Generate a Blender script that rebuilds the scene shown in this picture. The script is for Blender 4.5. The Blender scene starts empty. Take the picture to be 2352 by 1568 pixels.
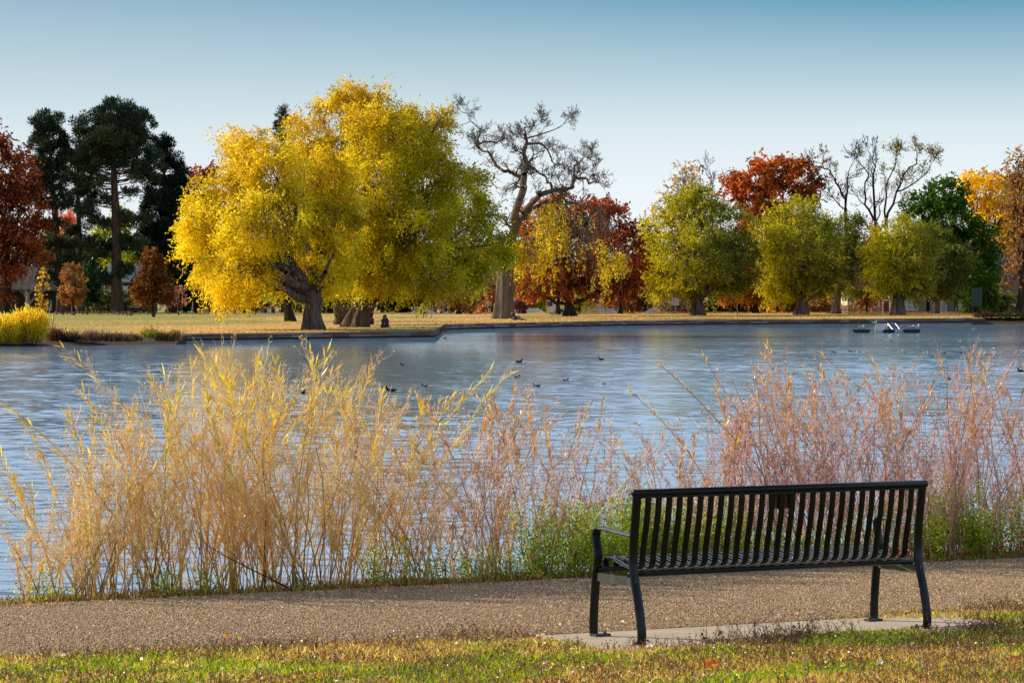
import bpy, math, random
import numpy as np
from mathutils import Vector, Matrix
random.seed(7); rng = np.random.default_rng(11)
C = bpy.context.scene.collection
R = math.radians
# ------------------------------------------------------------------ frame of reference
FPX, CU, HZ = 7600.0, 1176.0, 655.0      # focal length, centre, horizon of the 2352 px wide view
ZC, ZL, ZW = 2.05, -1.28, -1.95          # eye height, far lawn level, water level
def P(u, v, Y): return Vector(((u-CU)*Y/FPX, Y, ZC-(v-HZ)*Y/FPX))
def yl(v): return (ZC-ZL)*FPX/(v-HZ)
def yw(v): return (ZC-ZW)*FPX/(v-HZ)
def land(X, Y): return ZL - 0.95*min(1, max(0, (Y-402)/6.0))
PO, PD, PN = Vector((-3.28, 21.2, 0)), Vector((.888, .460, 0)), Vector((.460, -.888, 0))
def uv(u, v, z=0): return PO+PD*u+PN*v+Vector((0, 0, z))

# ------------------------------------------------------------------ tags
def tag(o, label=None, cat=None, group=None, kind=None):
    if label: o['label'] = label
    if cat: o['category'] = cat
    if group: o['group'] = group
    if kind: o['kind'] = kind
    return o
def thing(name, label, cat, loc=(0, 0, 0), rz=0, group=None):
    o = bpy.data.objects.new(name, None); C.objects.link(o)
    o.location = loc; o.rotation_euler = (0, 0, rz); o.empty_display_size = .2
    return tag(o, label, cat, group)
def copy_tree(o, parent=None):
    c = o.copy(); C.objects.link(c); c.parent = parent
    for ch in list(o.children): copy_tree(ch, c)
    return c
# ------------------------------------------------------------------ mesh builders
def link(name, me, mats, parent=None, smooth=False, loc=None):
    if not isinstance(mats, (list, tuple)): mats = [mats]
    for m in mats: me.materials.append(m)
    if smooth: me.polygons.foreach_set('use_smooth', [True]*len(me.polygons))
    o = bpy.data.objects.new(name, me); C.objects.link(o)
    if parent: o.parent = parent
    if loc is not None: o.location = loc
    return o
def np_mesh(name, V, F, col=None):
    V = np.asarray(V, dtype=np.float32).reshape(-1, 3); F = np.asarray(F, dtype=np.int32)
    k = F.shape[1]; n = len(F)
    me = bpy.data.meshes.new(name)
    me.vertices.add(len(V)); me.vertices.foreach_set('co', V.ravel())
    me.loops.add(n*k); me.loops.foreach_set('vertex_index', F.ravel())
    me.polygons.add(n); me.polygons.foreach_set('loop_start', np.arange(0, n*k, k, dtype=np.int32))
    me.update(calc_edges=True)
    if col is not None:
        a = me.color_attributes.new('Col', 'FLOAT_COLOR', 'POINT')
        cc = np.ones((len(V), 4), dtype=np.float32); cc[:, :3] = col
        a.data.foreach_set('color', cc.ravel())
    return me
class MB:
    def __init__(s): s.v = []; s.f = []; s.c = []; s.mi = []; s.m = 0
    def add(s, vs, fs, col=None):
        b = len(s.v); s.v += [tuple(x) for x in vs]; s.f += [tuple(b+i for i in f) for f in fs]
        s.c += [col or (1, 1, 1)]*len(vs); s.mi += [s.m]*len(fs); return s
    def box(s, c, d, M=None, col=None):
        hx, hy, hz = d[0]/2, d[1]/2, d[2]/2
        vs = [Vector((x*hx, y*hy, z*hz)) for x in (-1, 1) for y in (-1, 1) for z in (-1, 1)]
        if M is not None: vs = [M @ v for v in vs]
        vs = [v+Vector(c) for v in vs]
        return s.add(vs, [(0, 1, 3, 2), (4, 6, 7, 5), (0, 4, 5, 1), (2, 3, 7, 6), (0, 2, 6, 4), (1, 5, 7, 3)], col)
    def tube(s, pts, rad, n=10, cap=True, col=None, flat=None):
        pts = [Vector(p) for p in pts]; K = len(pts); vs = []
        if not hasattr(rad, '__len__'): rad = [rad]*K
        ref = None
        for i in range(K):
            t = (pts[min(i+1, K-1)]-pts[max(i-1, 0)]).normalized()
            if ref is None: ref = Vector((0, 0, 1)) if abs(t.z) < .9 else Vector((0, 1, 0))
            a = t.cross(ref).normalized(); b = a.cross(t).normalized(); ref = b
            for j in range(n):
                q = 2*math.pi*j/n; vs.append(pts[i]+(a*math.cos(q)+b*math.sin(q)*(flat or 1))*rad[i])
        fs = [(i*n+j, i*n+(j+1) % n, (i+1)*n+(j+1) % n, (i+1)*n+j) for i in range(K-1) for j in range(n)]
        if cap: fs += [tuple(range(n))[::-1], tuple((K-1)*n+j for j in range(n))]
        return s.add(vs, fs, col)
    def ribbon(s, prof, w, t, x0=0, col=None):
        """flat bar of width w along x, thickness t, following (y,z) profile"""
        K = len(prof); vs = []
        for i in range(K):
            a, b = prof[max(i-1, 0)], prof[min(i+1, K-1)]
            ty, tz = b[0]-a[0], b[1]-a[1]; l = math.hypot(ty, tz); ny, nz = -tz/l, ty/l
            y, z = prof[i]; c = min(.003, w*.15)
            h, q = w/2, t/2
            for (dx, dn) in ((-h+c, -q), (h-c, -q), (h, -q+c), (h, q-c), (h-c, q), (-h+c, q), (-h, q-c), (-h, -q+c)):
                vs.append((x0+dx, y+ny*dn, z+nz*dn))
        n = 8
        fs = [(i*n+j, i*n+(j+1) % n, (i+1)*n+(j+1) % n, (i+1)*n+j) for i in range(K-1) for j in range(n)]
        fs += [tuple(range(n))[::-1], tuple((K-1)*n+j for j in range(n))]
        return s.add(vs, fs, col)
    def ball(s, c, r, n=10, m=7, col=None):
        if not hasattr(r, '__len__'): r = (r, r, r)
        vs = []; 
        for i in range(m+1):
            th = math.pi*i/m
            for j in range(n):
                ph = 2*math.pi*j/n
                vs.append((c[0]+r[0]*math.sin(th)*math.cos(ph), c[1]+r[1]*math.sin(th)*math.sin(ph), c[2]+r[2]*math.cos(th)))
        fs = [(i*n+j, (i+1)*n+j, (i+1)*n+(j+1) % n, i*n+(j+1) % n) for i in range(m) for j in range(n)]
        return s.add(vs, fs, col)
    def loft(s, rings, n=10):
        """rings: (x,z,rw,rh,col) spine in the xz plane"""
        K = len(rings); b = len(s.v)
        for i, (x, z, rw, rh, col) in enumerate(rings):
            a, c = rings[max(i-1, 0)], rings[min(i+1, K-1)]
            tx, tz = c[0]-a[0], c[1]-a[1]; l = math.hypot(tx, tz) or 1; nx, nz = -tz/l, tx/l
            for j in range(n):
                q = 2*math.pi*j/n
                s.v.append((x+nx*rh*math.sin(q), rw*math.cos(q), z+nz*rh*math.sin(q))); s.c.append(col)
        fs = [(b+i*n+j, b+i*n+(j+1) % n, b+(i+1)*n+(j+1) % n, b+(i+1)*n+j) for i in range(K-1) for j in range(n)]
        fs += [tuple(b+j for j in range(n))[::-1], tuple(b+(K-1)*n+j for j in range(n))]
        s.f += fs; s.mi += [s.m]*len(fs); return s
    def build(s, name, mats, parent=None, smooth=False, loc=None, colors=False):
        me = bpy.data.meshes.new(name); me.from_pydata(s.v, [], s.f); me.update()
        if colors:
            a = me.color_attributes.new('Col', 'FLOAT_COLOR', 'POINT')
            a.data.foreach_set('color', np.hstack([np.array(s.c, dtype=np.float32), np.ones((len(s.c), 1), dtype=np.float32)]).ravel())
        o = link(name, me, mats, parent, smooth, loc)
        if isinstance(mats, (list, tuple)) and len(mats) > 1: me.polygons.foreach_set('material_index', s.mi)
        return o
def tubes(Pn, Rn, S=3):
    """Pn (N,K,3), Rn (N,K) -> verts, quads"""
    N, K = Rn.shape
    T = np.empty_like(Pn); T[:, 1:-1] = Pn[:, 2:]-Pn[:, :-2]; T[:, 0] = Pn[:, 1]-Pn[:, 0]; T[:, -1] = Pn[:, -1]-Pn[:, -2]
    T /= np.linalg.norm(T, axis=2, keepdims=True)+1e-9
    ref = np.where(np.abs(T[:, :1, 2:3]) > .8, np.array([[[.0, 1, .01]]]), np.array([[[.02, .01, 1.]]]))
    ref = np.broadcast_to(ref, T.shape)
    A = np.cross(T, ref); A /= np.linalg.norm(A, axis=2, keepdims=True)+1e-9; B = np.cross(A, T)
    q = np.arange(S)*2*np.pi/S+.4
    V = Pn[:, :, None]+(A[:, :, None]*np.cos(q)[None, None, :, None]+B[:, :, None]*np.sin(q)[None, None, :, None])*Rn[:, :, None, None]
    idx = np.arange(N*K*S).reshape(N, K, S); j2 = (np.arange(S)+1) % S
    F = np.stack([idx[:, :-1], idx[:, :-1][:, :, j2], idx[:, 1:][:, :, j2], idx[:, 1:]], axis=-1).reshape(-1, 4)
    return V.reshape(-1, 3), F
def rvec(n):
    v = rng.normal(size=(n, 3)); return v/np.linalg.norm(v, axis=1, keepdims=True)
def leafquads(pos, L, W, col, axis=None, bend=None):
    """kite shaped leaves; axis = preferred direction (N,3)"""
    n = len(pos); a = rvec(n) if axis is None else axis/(np.linalg.norm(axis, axis=1, keepdims=True)+1e-9)
    b = np.cross(a, rvec(n)); b /= np.linalg.norm(b, axis=1, keepdims=True)+1e-9
    L = np.broadcast_to(np.asarray(L, dtype=float), (n,))[:, None]; W = np.broadcast_to(np.asarray(W, dtype=float), (n,))[:, None]
    V = np.stack([pos-a*L*.5, pos+b*W*.5, pos+a*L*.5, pos-b*W*.5], axis=1)
    F = np.arange(n*4).reshape(n, 4)
    return V.reshape(-1, 3), F, np.repeat(col, 4, axis=0)
def merge(parts):
    V, F, Cc = [], [], []; b = 0
    for p in parts:
        v, f = p[0], p[1]; V.append(v); F.append(f+b); b += len(v)
        if len(p) > 2: Cc.append(p[2])
    return np.concatenate(V), np.concatenate(F), (np.concatenate(Cc) if Cc else None)
_lat = rng.random((256, 256))
def vnoise(x, y):
    xi, yi = np.floor(x).astype(int), np.floor(y).astype(int); fx, fy = x-xi, y-yi
    fx = fx*fx*(3-2*fx); fy = fy*fy*(3-2*fy)
    g = lambda a, b: _lat[a & 255, b & 255]
    return (g(xi, yi)*(1-fx)+g(xi+1, yi)*fx)*(1-fy)+(g(xi, yi+1)*(1-fx)+g(xi+1, yi+1)*fx)*fy
def fbm(x, y): return (vnoise(x, y)+.5*vnoise(x*2.1+7, y*2.1+3)+.25*vnoise(x*4.3+1, y*4.3+9))/1.75
def palette(n, cols, w=None, jit=.18):
    cols = np.array(cols, dtype=float); i = rng.choice(len(cols), n, p=None if w is None else np.array(w)/sum(w))
    return cols[i]*(1+rng.normal(0, jit, (n, 1)))
# ------------------------------------------------------------------ materials
def mat(name, col=(.5, .5, .5), rough=.7, metal=0, spec=.5):
    m = bpy.data.materials.new(name); m.use_nodes = True
    b = m.node_tree.nodes['Principled BSDF']
    b.inputs['Base Color'].default_value = (*col, 1); b.inputs['Roughness'].default_value = rough
    b.inputs['Metallic'].default_value = metal; b.inputs['Specular IOR Level'].default_value = spec
    return m
def N(m, t, **kw):
    n = m.node_tree.nodes.new(t)
    for k, v in kw.items():
        if k in n.inputs.keys(): n.inputs[k].default_value = v
        else: setattr(n, k, v)
    return n
def L(m, a, b): m.node_tree.links.new(a, b)
def noise_mat(name, cols, scale=3, rough=.8, bump=.2, bscale=None, vec=(1, 1, 1), spec=.3, detail=6, bdist=.02):
    m = mat(name, cols[0], rough, spec=spec); b = m.node_tree.nodes['Principled BSDF']
    tc = N(m, 'ShaderNodeTexCoord'); mp = N(m, 'ShaderNodeMapping'); mp.inputs['Scale'].default_value = vec
    L(m, tc.outputs['Object'], mp.inputs[0])
    n = N(m, 'ShaderNodeTexNoise', Scale=scale, Detail=detail); L(m, mp.outputs[0], n.inputs['Vector'])
    cr = N(m, 'ShaderNodeValToRGB'); e = cr.color_ramp.elements
    e[0].color = (*cols[0], 1); e[0].position = .3; e[1].color = (*cols[-1], 1); e[1].position = .7
    for i, c in enumerate(cols[1:-1]):
        x = e.new(.3+.4*(i+1)/(len(cols)-1)); x.color = (*c, 1)
    L(m, n.outputs['Fac'], cr.inputs[0]); L(m, cr.outputs[0], b.inputs['Base Color'])
    if bump:
        n2 = N(m, 'ShaderNodeTexNoise', Scale=bscale or scale*4, Detail=5); L(m, mp.outputs[0], n2.inputs['Vector'])
        bp = N(m, 'ShaderNodeBump', Strength=bump, Distance=bdist); L(m, n2.outputs['Fac'], bp.inputs['Height']); L(m, bp.outputs[0], b.inputs['Normal'])
    return m
def leaf_mat(name, trans=.45, boost=1.0, gloss=.0):
    m = bpy.data.materials.new(name); m.use_nodes = True; nt = m.node_tree; nt.nodes.clear()
    o = N(m, 'ShaderNodeOutputMaterial'); at = N(m, 'ShaderNodeAttribute', attribute_name='Col')
    d = N(m, 'ShaderNodeBsdfDiffuse'); t = N(m, 'ShaderNodeBsdfTranslucent'); mx = N(m, 'ShaderNodeMixShader'); mx.inputs[0].default_value = trans
    L(m, at.outputs['Color'], d.inputs['Color'])
    mu = N(m, 'ShaderNodeVectorMath', operation='SCALE'); mu.inputs['Scale'].default_value = boost
    L(m, at.outputs['Color'], mu.inputs[0]); L(m, mu.outputs[0], t.inputs['Color'])
    L(m, d.outputs[0], mx.inputs[1]); L(m, t.outputs[0], mx.inputs[2])
    out = mx.outputs[0]
    if gloss:
        g = N(m, 'ShaderNodeBsdfGlossy', Roughness=.35); g.inputs['Color'].default_value = (1, 1, 1, 1)
        m2 = N(m, 'ShaderNodeMixShader'); m2.inputs[0].default_value = gloss; L(m, out, m2.inputs[1]); L(m, g.outputs[0], m2.inputs[2]); out = m2.outputs[0]
    L(m, out, o.inputs['Surface']); return m
def attr_mat(name, rough=.8, spec=.2):
    m = mat(name, (1, 1, 1), rough, spec=spec); at = N(m, 'ShaderNodeAttribute', attribute_name='Col')
    L(m, at.outputs['Color'], m.node_tree.nodes['Principled BSDF'].inputs['Base Color']); return m
LEAF = leaf_mat('leaf_tissue', .5, 1.6)
STALK = leaf_mat('twig_tissue', .32, 1.7, .05)
NEEDLE = leaf_mat('conifer_needles', .15, 1)
BLADE = leaf_mat('grass_blades', .5, 1.8, .012)
DRYLEAF = leaf_mat('dry_leaf', .45, 1.5, .05)
TWIG = attr_mat('twig_bark', .55, .4)
FEATHER = attr_mat('feathers', .8, .2)
BARK = noise_mat('grey_brown_bark', [(.05, .035, .028), (.14, .105, .085), (.24, .19, .155)], 1.2, .95, 1, 2.5, (3, 3, .35), .1, bdist=.25)
DBARK = noise_mat('dark_bark', [(.025, .018, .015), (.06, .045, .038)], 2, .95, .8, 5, (2, 2, .4), .1, bdist=.08)
RBARK = noise_mat('pine_bark', [(.05, .03, .022), (.12, .075, .055)], 2, .95, .8, 5, (2, 2, .5), .1, bdist=.08)
WBARK = noise_mat('warm_branch_bark', [(.09, .065, .05), (.22, .165, .125)], 1.2, .95, .6, 2.5, (3, 3, .5), .1, bdist=.15)
PALEBARK = noise_mat('pale_twig_bark', [(.13, .1, .08), (.26, .21, .16)], 2, .9, 0)

# ------------------------------------------------------------------ world, sun, camera
scene = bpy.context.scene
w = bpy.data.worlds.new('World'); scene.world = w; w.use_nodes = True; nt = w.node_tree; nt.nodes.clear()
SUN = Vector((-1, .32, .60)).normalized()
SEL = math.asin(SUN.z); SAZ = math.atan2(SUN.x, SUN.y)
class _W: node_tree = nt
wo = N(_W, 'ShaderNodeOutputWorld'); bg = N(_W, 'ShaderNodeBackground'); bg.inputs['Strength'].default_value = .1
tc = N(_W, 'ShaderNodeTexCoord'); vm = N(_W, 'ShaderNodeVectorMath', operation='MULTIPLY'); vm.inputs[1].default_value = (1, 1, 4.5)
vn = N(_W, 'ShaderNodeVectorMath', operation='NORMALIZE')
L(_W, tc.outputs['Generated'], vm.inputs[0]); L(_W, vm.outputs[0], vn.inputs[0])
sky = N(_W, 'ShaderNodeTexSky'); sky.sky_type = 'NISHITA'; sky.sun_disc = False
sky.sun_elevation = SEL; sky.sun_rotation = SAZ; sky.air_density = 1.0; sky.dust_density = .6; sky.ozone_density = 1.2; sky.altitude = 1600
L(_W, vn.outputs[0], sky.inputs['Vector'])
# low haze over the lake: the clear Nishita sky blended with a pale horizon band, paler towards the sun; brighter band above added to light the water
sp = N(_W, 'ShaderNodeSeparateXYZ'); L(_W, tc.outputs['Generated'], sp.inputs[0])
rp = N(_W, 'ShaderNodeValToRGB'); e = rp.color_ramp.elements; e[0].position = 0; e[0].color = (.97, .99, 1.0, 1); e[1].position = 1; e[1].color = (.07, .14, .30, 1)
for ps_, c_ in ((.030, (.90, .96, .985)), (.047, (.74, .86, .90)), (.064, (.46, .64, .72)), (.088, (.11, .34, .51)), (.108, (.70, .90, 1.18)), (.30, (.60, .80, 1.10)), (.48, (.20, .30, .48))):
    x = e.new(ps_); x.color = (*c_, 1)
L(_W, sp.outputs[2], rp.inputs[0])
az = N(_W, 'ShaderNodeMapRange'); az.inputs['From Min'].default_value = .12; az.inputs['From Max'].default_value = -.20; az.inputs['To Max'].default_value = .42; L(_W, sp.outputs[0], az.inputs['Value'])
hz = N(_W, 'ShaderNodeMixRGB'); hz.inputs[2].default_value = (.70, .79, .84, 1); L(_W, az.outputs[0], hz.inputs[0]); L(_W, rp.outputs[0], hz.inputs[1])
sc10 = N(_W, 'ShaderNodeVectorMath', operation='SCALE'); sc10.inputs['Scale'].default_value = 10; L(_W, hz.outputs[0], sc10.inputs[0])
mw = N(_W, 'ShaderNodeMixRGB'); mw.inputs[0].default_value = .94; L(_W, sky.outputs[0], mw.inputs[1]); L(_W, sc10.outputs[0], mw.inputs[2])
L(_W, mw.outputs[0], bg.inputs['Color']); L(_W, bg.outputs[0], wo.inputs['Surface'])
sd = bpy.data.lights.new('sun', 'SUN'); sd.energy = 5.0; sd.angle = R(.55); sd.color = (1, .87, .64)
so = bpy.data.objects.new('sun', sd); C.objects.link(so); so.rotation_euler = SUN.to_track_quat('Z', 'Y').to_euler(); so.location = (-60, 60, 60)
cd = bpy.data.cameras.new('camera'); cam = bpy.data.objects.new('camera', cd); C.objects.link(cam); scene.camera = cam
cam.location = (0, 0, ZC); cam.rotation_euler = (R(90), 0, 0); cd.sensor_width = 36; cd.lens = 36*FPX/2352
cd.shift_y = -(784-HZ)/2352; cd.clip_start = .5; cd.clip_end = 60000
scene.view_settings.view_transform = 'Standard'; scene.view_settings.look = 'None'; scene.view_settings.exposure = 0
scene.cycles.max_bounces = 6; scene.cycles.transparent_max_bounces = 4; scene.cycles.caustics_reflective = False; scene.cycles.caustics_refractive = False

# ------------------------------------------------------------------ near ground, path, pad
def grid(name, xs, ys, fn, m, **k):
    X, Y = np.meshgrid(xs, ys); V = np.array([fn(a, b) for a, b in zip(X.ravel(), Y.ravel())])
    nx, ny = len(xs), len(ys); i = np.arange(nx*ny).reshape(ny, nx)
    F = np.stack([i[:-1, :-1], i[:-1, 1:], i[1:, 1:], i[1:, :-1]], axis=-1).reshape(-1, 4)
    return link(name, np_mesh(name, V, F), m, smooth=True, **k)
def bankz(v):   # v<0 beyond the path towards the lake
    return -.02 if v > -.45 else -.02-(-v-.45)*.62
SOIL = noise_mat('soil_and_thatch', [(.07, .05, .025), (.16, .11, .05), (.10, .10, .025)], 6, .95, .6, 60, bdist=.02)
def near_fn(u, v):
    p = uv(u, v); z = bankz(v)
    if v > 2.6: z = -.03+.02*float(fbm(np.array(u*1.3), np.array(v*1.3)))*(1 if v > 3 else 0)
    return (p.x, p.y, z if v > -.45 else max(z, -3))
g = grid('near_bank', np.concatenate([np.linspace(-60, -7, 14), np.linspace(-6, 12, 73), np.linspace(14, 80, 14)]),
         np.concatenate([np.linspace(-5.5, -.45, 8), np.linspace(-.3, 9, 50), np.array([12, 16, 24, 40])]), near_fn, SOIL)
tag(g, kind='structure')
# path
PATH = mat('exposed_aggregate', (.2, .15, .11), .9, spec=.2); b = PATH.node_tree.nodes['Principled BSDF']
tcn = N(PATH, 'ShaderNodeTexCoord'); vo = N(PATH, 'ShaderNodeTexVoronoi', Scale=110); L(PATH, tcn.outputs['Object'], vo.inputs['Vector'])
cr = N(PATH, 'ShaderNodeValToRGB'); e = cr.color_ramp.elements
e[0].position = 0; e[0].color = (.12, .075, .045, 1); e[1].position = 1; e[1].color = (.44, .30, .19, 1); x = e.new(.5); x.color = (.24, .155, .095, 1)
sx = N(PATH, 'ShaderNodeSeparateColor'); L(PATH, vo.outputs['Color'], sx.inputs[0]); L(PATH, sx.outputs[0], cr.inputs[0]); L(PATH, cr.outputs[0], b.inputs['Base Color'])
bp = N(PATH, 'ShaderNodeBump', Strength=.9, Distance=.012, invert=True); L(PATH, vo.outputs['Distance'], bp.inputs['Height']); L(PATH, bp.outputs[0], b.inputs['Normal'])
def near_edge(u): return 2.62+.5*min(1, max(0, (u+1)/3.0))-.22*min(1, max(0, (u-4.1)/.8))+.10*(float(fbm(np.array(u*2.3), np.array(3.1)))-.5)
def far_edge(u): return .07*(float(fbm(np.array(u*3.1), np.array(8.7)))-.5)
us = np.concatenate([np.linspace(-60, -7, 30), np.linspace(-6.5, 12, 240), np.linspace(13, 80, 30)]); V = []
for u in us:
    a, bb = far_edge(u), near_edge(u)
    for k in range(15):
        t = k/14; v = a+(bb-a)*t; p = uv(u, v)
        crown = .012*(1-(2*t-1)**2)
        V.append((p.x, p.y, .004+crown+(0 if 0 < k < 14 else -.02)))
i = np.arange(len(V)).reshape(len(us), 15); F = np.stack([i[:-1, :-1], i[1:, :-1], i[1:, 1:], i[:-1, 1:]], axis=-1).reshape(-1, 4)
tag(link('path', np_mesh('path', V, F), PATH, smooth=True), kind='structure')
# loose pebbles on the path
def pebbles(n, u0, u1, name, size=(.0028, .0056)):
    u = rng.uniform(u0, u1, n); t = rng.random(n)
    ne = 2.64+.5*np.clip((u+1)/3, 0, 1)-.22*np.clip((u-4.1)/.8, 0, 1)
    v = .02+(ne+.05)*t
    pos = np.stack([PO.x+PD.x*u+PN.x*v, PO.y+PD.y*u+PN.y*v, .006+.012*(1-(2*t-1)**2)+rng.uniform(-.001, .003, n)], 1)
    s = rng.uniform(*size, n)*(1+1.0*(rng.random(n) > .97)); base = np.array([[1, 0, 0], [-.5, .87, 0], [-.5, -.87, 0], [0, 0, 1.0]])
    ang = rng.uniform(0, 6.28, n); ca, sa = np.cos(ang), np.sin(ang)
    oc = np.array([[1, 0, -.2], [0, 1, -.2], [-1, 0, -.2], [0, -1, -.2], [0.15, .1, .75]])
    sc = rng.uniform(.6, 1.4, (n, 3))*s[:, None]
    q = oc[None]*sc[:, None]; q = q+rng.normal(0, .12, q.shape)*s[:, None, None]
    x = q[..., 0]*ca[:, None]-q[..., 1]*sa[:, None]; y = q[..., 0]*sa[:, None]+q[..., 1]*ca[:, None]
    Vv = np.stack([x, y, q[..., 2]], -1)+pos[:, None]
    f = np.array([[0, 1, 4], [1, 2, 4], [2, 3, 4], [3, 0, 4]]); F = (np.arange(n)[:, None, None]*5+f[None]).reshape(-1, 3)
    col = palette(n, [(.58, .39, .225), (.43, .28, .155), (.26, .165, .095), (.74, .57, .40), (.48, .31, .18), (.15, .10, .075)], [5, 5, 2, 2, 3, 1], .12)
    return link(name, np_mesh(name, Vv.reshape(-1, 3), F, np.repeat(col, 5, 0)), TWIGM)
TWIGM = attr_mat('stone_grain', .85, .25)
tag(pebbles(240000, -1.6, 9.2, 'path_gravel'), 'tan and brown pebbles covering the lakeside path', 'gravel', kind='stuff')
# concrete pad
CONC = noise_mat('pad_concrete', [(.46, .37, .27), (.60, .49, .37)], 5, .9, .35, 90, bdist=.004)
mb = MB(); q = [uv(2.16, 3.24), uv(5.0, 3.24), uv(5.0, 4.3), uv(2.16, 4.3)]
mb.add([(p.x, p.y, .006) for p in q]+[(p.x, p.y, -.1) for p in q], [(3, 2, 1, 0), (0, 1, 5, 4), (1, 2, 6, 5), (2, 3, 7, 6), (3, 0, 4, 7)])
tag(mb.build('concrete_pad', CONC), 'pale concrete pad under the black bench', 'paving')
for k, (u, v) in enumerate([(2.95, 3.86), (3.2, 3.62), (3.75, 3.55), (3.05, 3.66)]):
    p = uv(u, v, .013); m_ = MB(); m_.ball((0, 0, 0), (.02-.004*k, .009, .007), 7, 5)
    tag(m_.build('bark_chip', DBARK, loc=p), 'small dark bark chip lying on the concrete pad', 'wood chip', 'bark chips on the concrete pad')

# ------------------------------------------------------------------ bench
PAINT = noise_mat('black_powder_coat', [(.003, .004, .0045), (.005, .006, .006)], 40, .30, .03, 300, spec=.30, bdist=.001)
WORN = noise_mat('worn_black_coat', [(.012, .018, .016), (.06, .07, .06)], 14, .42, .1, 100, spec=.6, bdist=.001)
bo = uv(2.47, 3.95, .006); bench = thing('park_bench', 'black slatted steel park bench facing the lake on a concrete pad', 'bench', bo, math.atan2(PD.y, PD.x))
bench.scale = (1, 1, 1.012)
def smoothp(pts, it=2):
    for _ in range(it):
        q = [pts[0]]
        for a, b_ in zip(pts[:-1], pts[1:]):
            q += [tuple(.75*np.array(a)+.25*np.array(b_)), tuple(.25*np.array(a)+.75*np.array(b_))]
        pts = q+[pts[-1]]
    return pts
BL = 1.955
for sx_ in (0, BL):
    fr = MB().ribbon(smoothp([(.035, .0), (-.012, .012), (-.02, .06), (.01, .2), (.07, .37), (.087, .45), (.075, .6), (.035, .845)]), .052, .02, sx_).build('rear_leg', PAINT, bench, True)
    fl = MB().ribbon(smoothp([(.54, .0), (.555, .01), (.548, .15), (.52, .36), (.495, .44), (.50, .50), (.525, .57), (.515, .615), (.48, .622)], 2), .052, .018, sx_).build('front_leg', PAINT, bench, True)
    MB().ribbon(smoothp([(.49, .622), (.40, .625), (.2, .612), (.075, .605)], 1), .046, .014, sx_).build('armrest', WORN, bench, True)
    MB().box((sx_, .285, .345), (.012, .47, .048)).build('side_rail', WORN, bench)
    s = .05 if sx_ == 0 else -.05
    for y in (.035, .535):
        mb = MB().box((sx_+s*.6, y-.02, .007), (.10, .055, .016)); mb.tube([(sx_+s*1.1, y-.02, .012), (sx_+s*1.1, y-.02, .026)], .009, 6); mb.build('foot_plate', WORN, bench)
prof = smoothp([(.035, .84), (.05, .72), (.085, .58), (.105, .50), (.11, .44), (.14, .412), (.20, .402), (.34, .426), (.46, .452), (.525, .455), (.545, .415), (.525, .37), (.495, .375)], 3)
n = 27
for k in range(n):
    x = .075+(BL-.15)*k/(n-1)
    MB().ribbon(prof, .041, .007, x).build('slat', PAINT, bench, True)
MB().tube([(-.035, .035, .85), (-.028, .035, .85), (BL+.028, .035, .85), (BL+.035, .035, .85)], [.012, .021, .021, .012], 16).build('top_rail', PAINT, bench, True)
MB().box((BL/2, .035, .826), (BL-.03, .03, .012)).build('rail_plate', PAINT, bench)
MB().tube([(0, .14, .385), (BL, .14, .385)], .0165, 12).build('seat_support', PAINT, bench, True)
MB().tube([(0, .50, .385), (BL, .50, .385)], .014, 12).build('seat_support', PAINT, bench, True)
PLQ = mat('bronze_plaque', (.10, .05, .012), .45, .6)
xc = .075+(BL-.15)*13/(n-1)
pq = MB().box((xc, .0625, .775), (.165, .004, .085)).build('plaque', PLQ, bench)
mb = MB()
for dx in (-.07, .07):
    for dz in (-.033, .033): MB().tube([(xc+dx, .045, .775+dz), (xc+dx, .066, .775+dz)], .004, 6).build('screw', WORN, pq)


# ------------------------------------------------------------------ lake
WAT = bpy.data.materials.new('lake_water'); WAT.use_nodes = True; b = WAT.node_tree.nodes['Principled BSDF']
b.inputs['Base Color'].default_value = (.16, .28, .44, 1); b.inputs['Roughness'].default_value = .09; b.inputs['IOR'].default_value = 1.45
t_ = N(WAT, 'ShaderNodeTexCoord')
def wn(scale, vec, det=3, rough=.5, dist=0):
    mp = N(WAT, 'ShaderNodeMapping'); mp.inputs['Scale'].default_value = vec; L(WAT, t_.outputs['Object'], mp.inputs[0])
    n_ = N(WAT, 'ShaderNodeTexNoise', Scale=scale, Detail=det, Roughness=rough, Distortion=dist); L(WAT, mp.outputs[0], n_.inputs['Vector']); return n_
a1 = wn(2.6, (1, .55, 1), 4, .55, .3); a2 = wn(.55, (1, .7, 1), 3, .5, .4); a3 = wn(.035, (.6, 1.6, 1), 3, .6, .5)
mr = N(WAT, 'ShaderNodeMapRange'); mr.inputs['From Min'].default_value = .35; mr.inputs['From Max'].default_value = .62; mr.inputs['To Min'].default_value = .22; mr.inputs['To Max'].default_value = 1.0
L(WAT, a3.outputs['Fac'], mr.inputs['Value'])
b1 = N(WAT, 'ShaderNodeBump', Distance=.035); L(WAT, a1.outputs['Fac'], b1.inputs['Height']); L(WAT, mr.outputs[0], b1.inputs['Strength'])
b2 = N(WAT, 'ShaderNodeBump', Strength=.5, Distance=.02); L(WAT, a2.outputs['Fac'], b2.inputs['Height']); L(WAT, b1.outputs[0], b2.inputs['Normal']); L(WAT, b2.outputs[0], b.inputs['Normal'])
yr = [14.0]
while yr[-1] < 352: yr.append(yr[-1]+max(.09, yr[-1]*.0015) if yr[-1] > 34 else yr[-1]+1.0)
yr = np.array(yr); tx_ = np.concatenate([np.array([-40, -8, -3, -1.2, -.7]), np.linspace(-.45, -.19, 40), np.linspace(-.18, .18, 640), np.linspace(.19, .45, 40), np.array([.7, 1.2, 3, 8, 40])])
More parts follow.
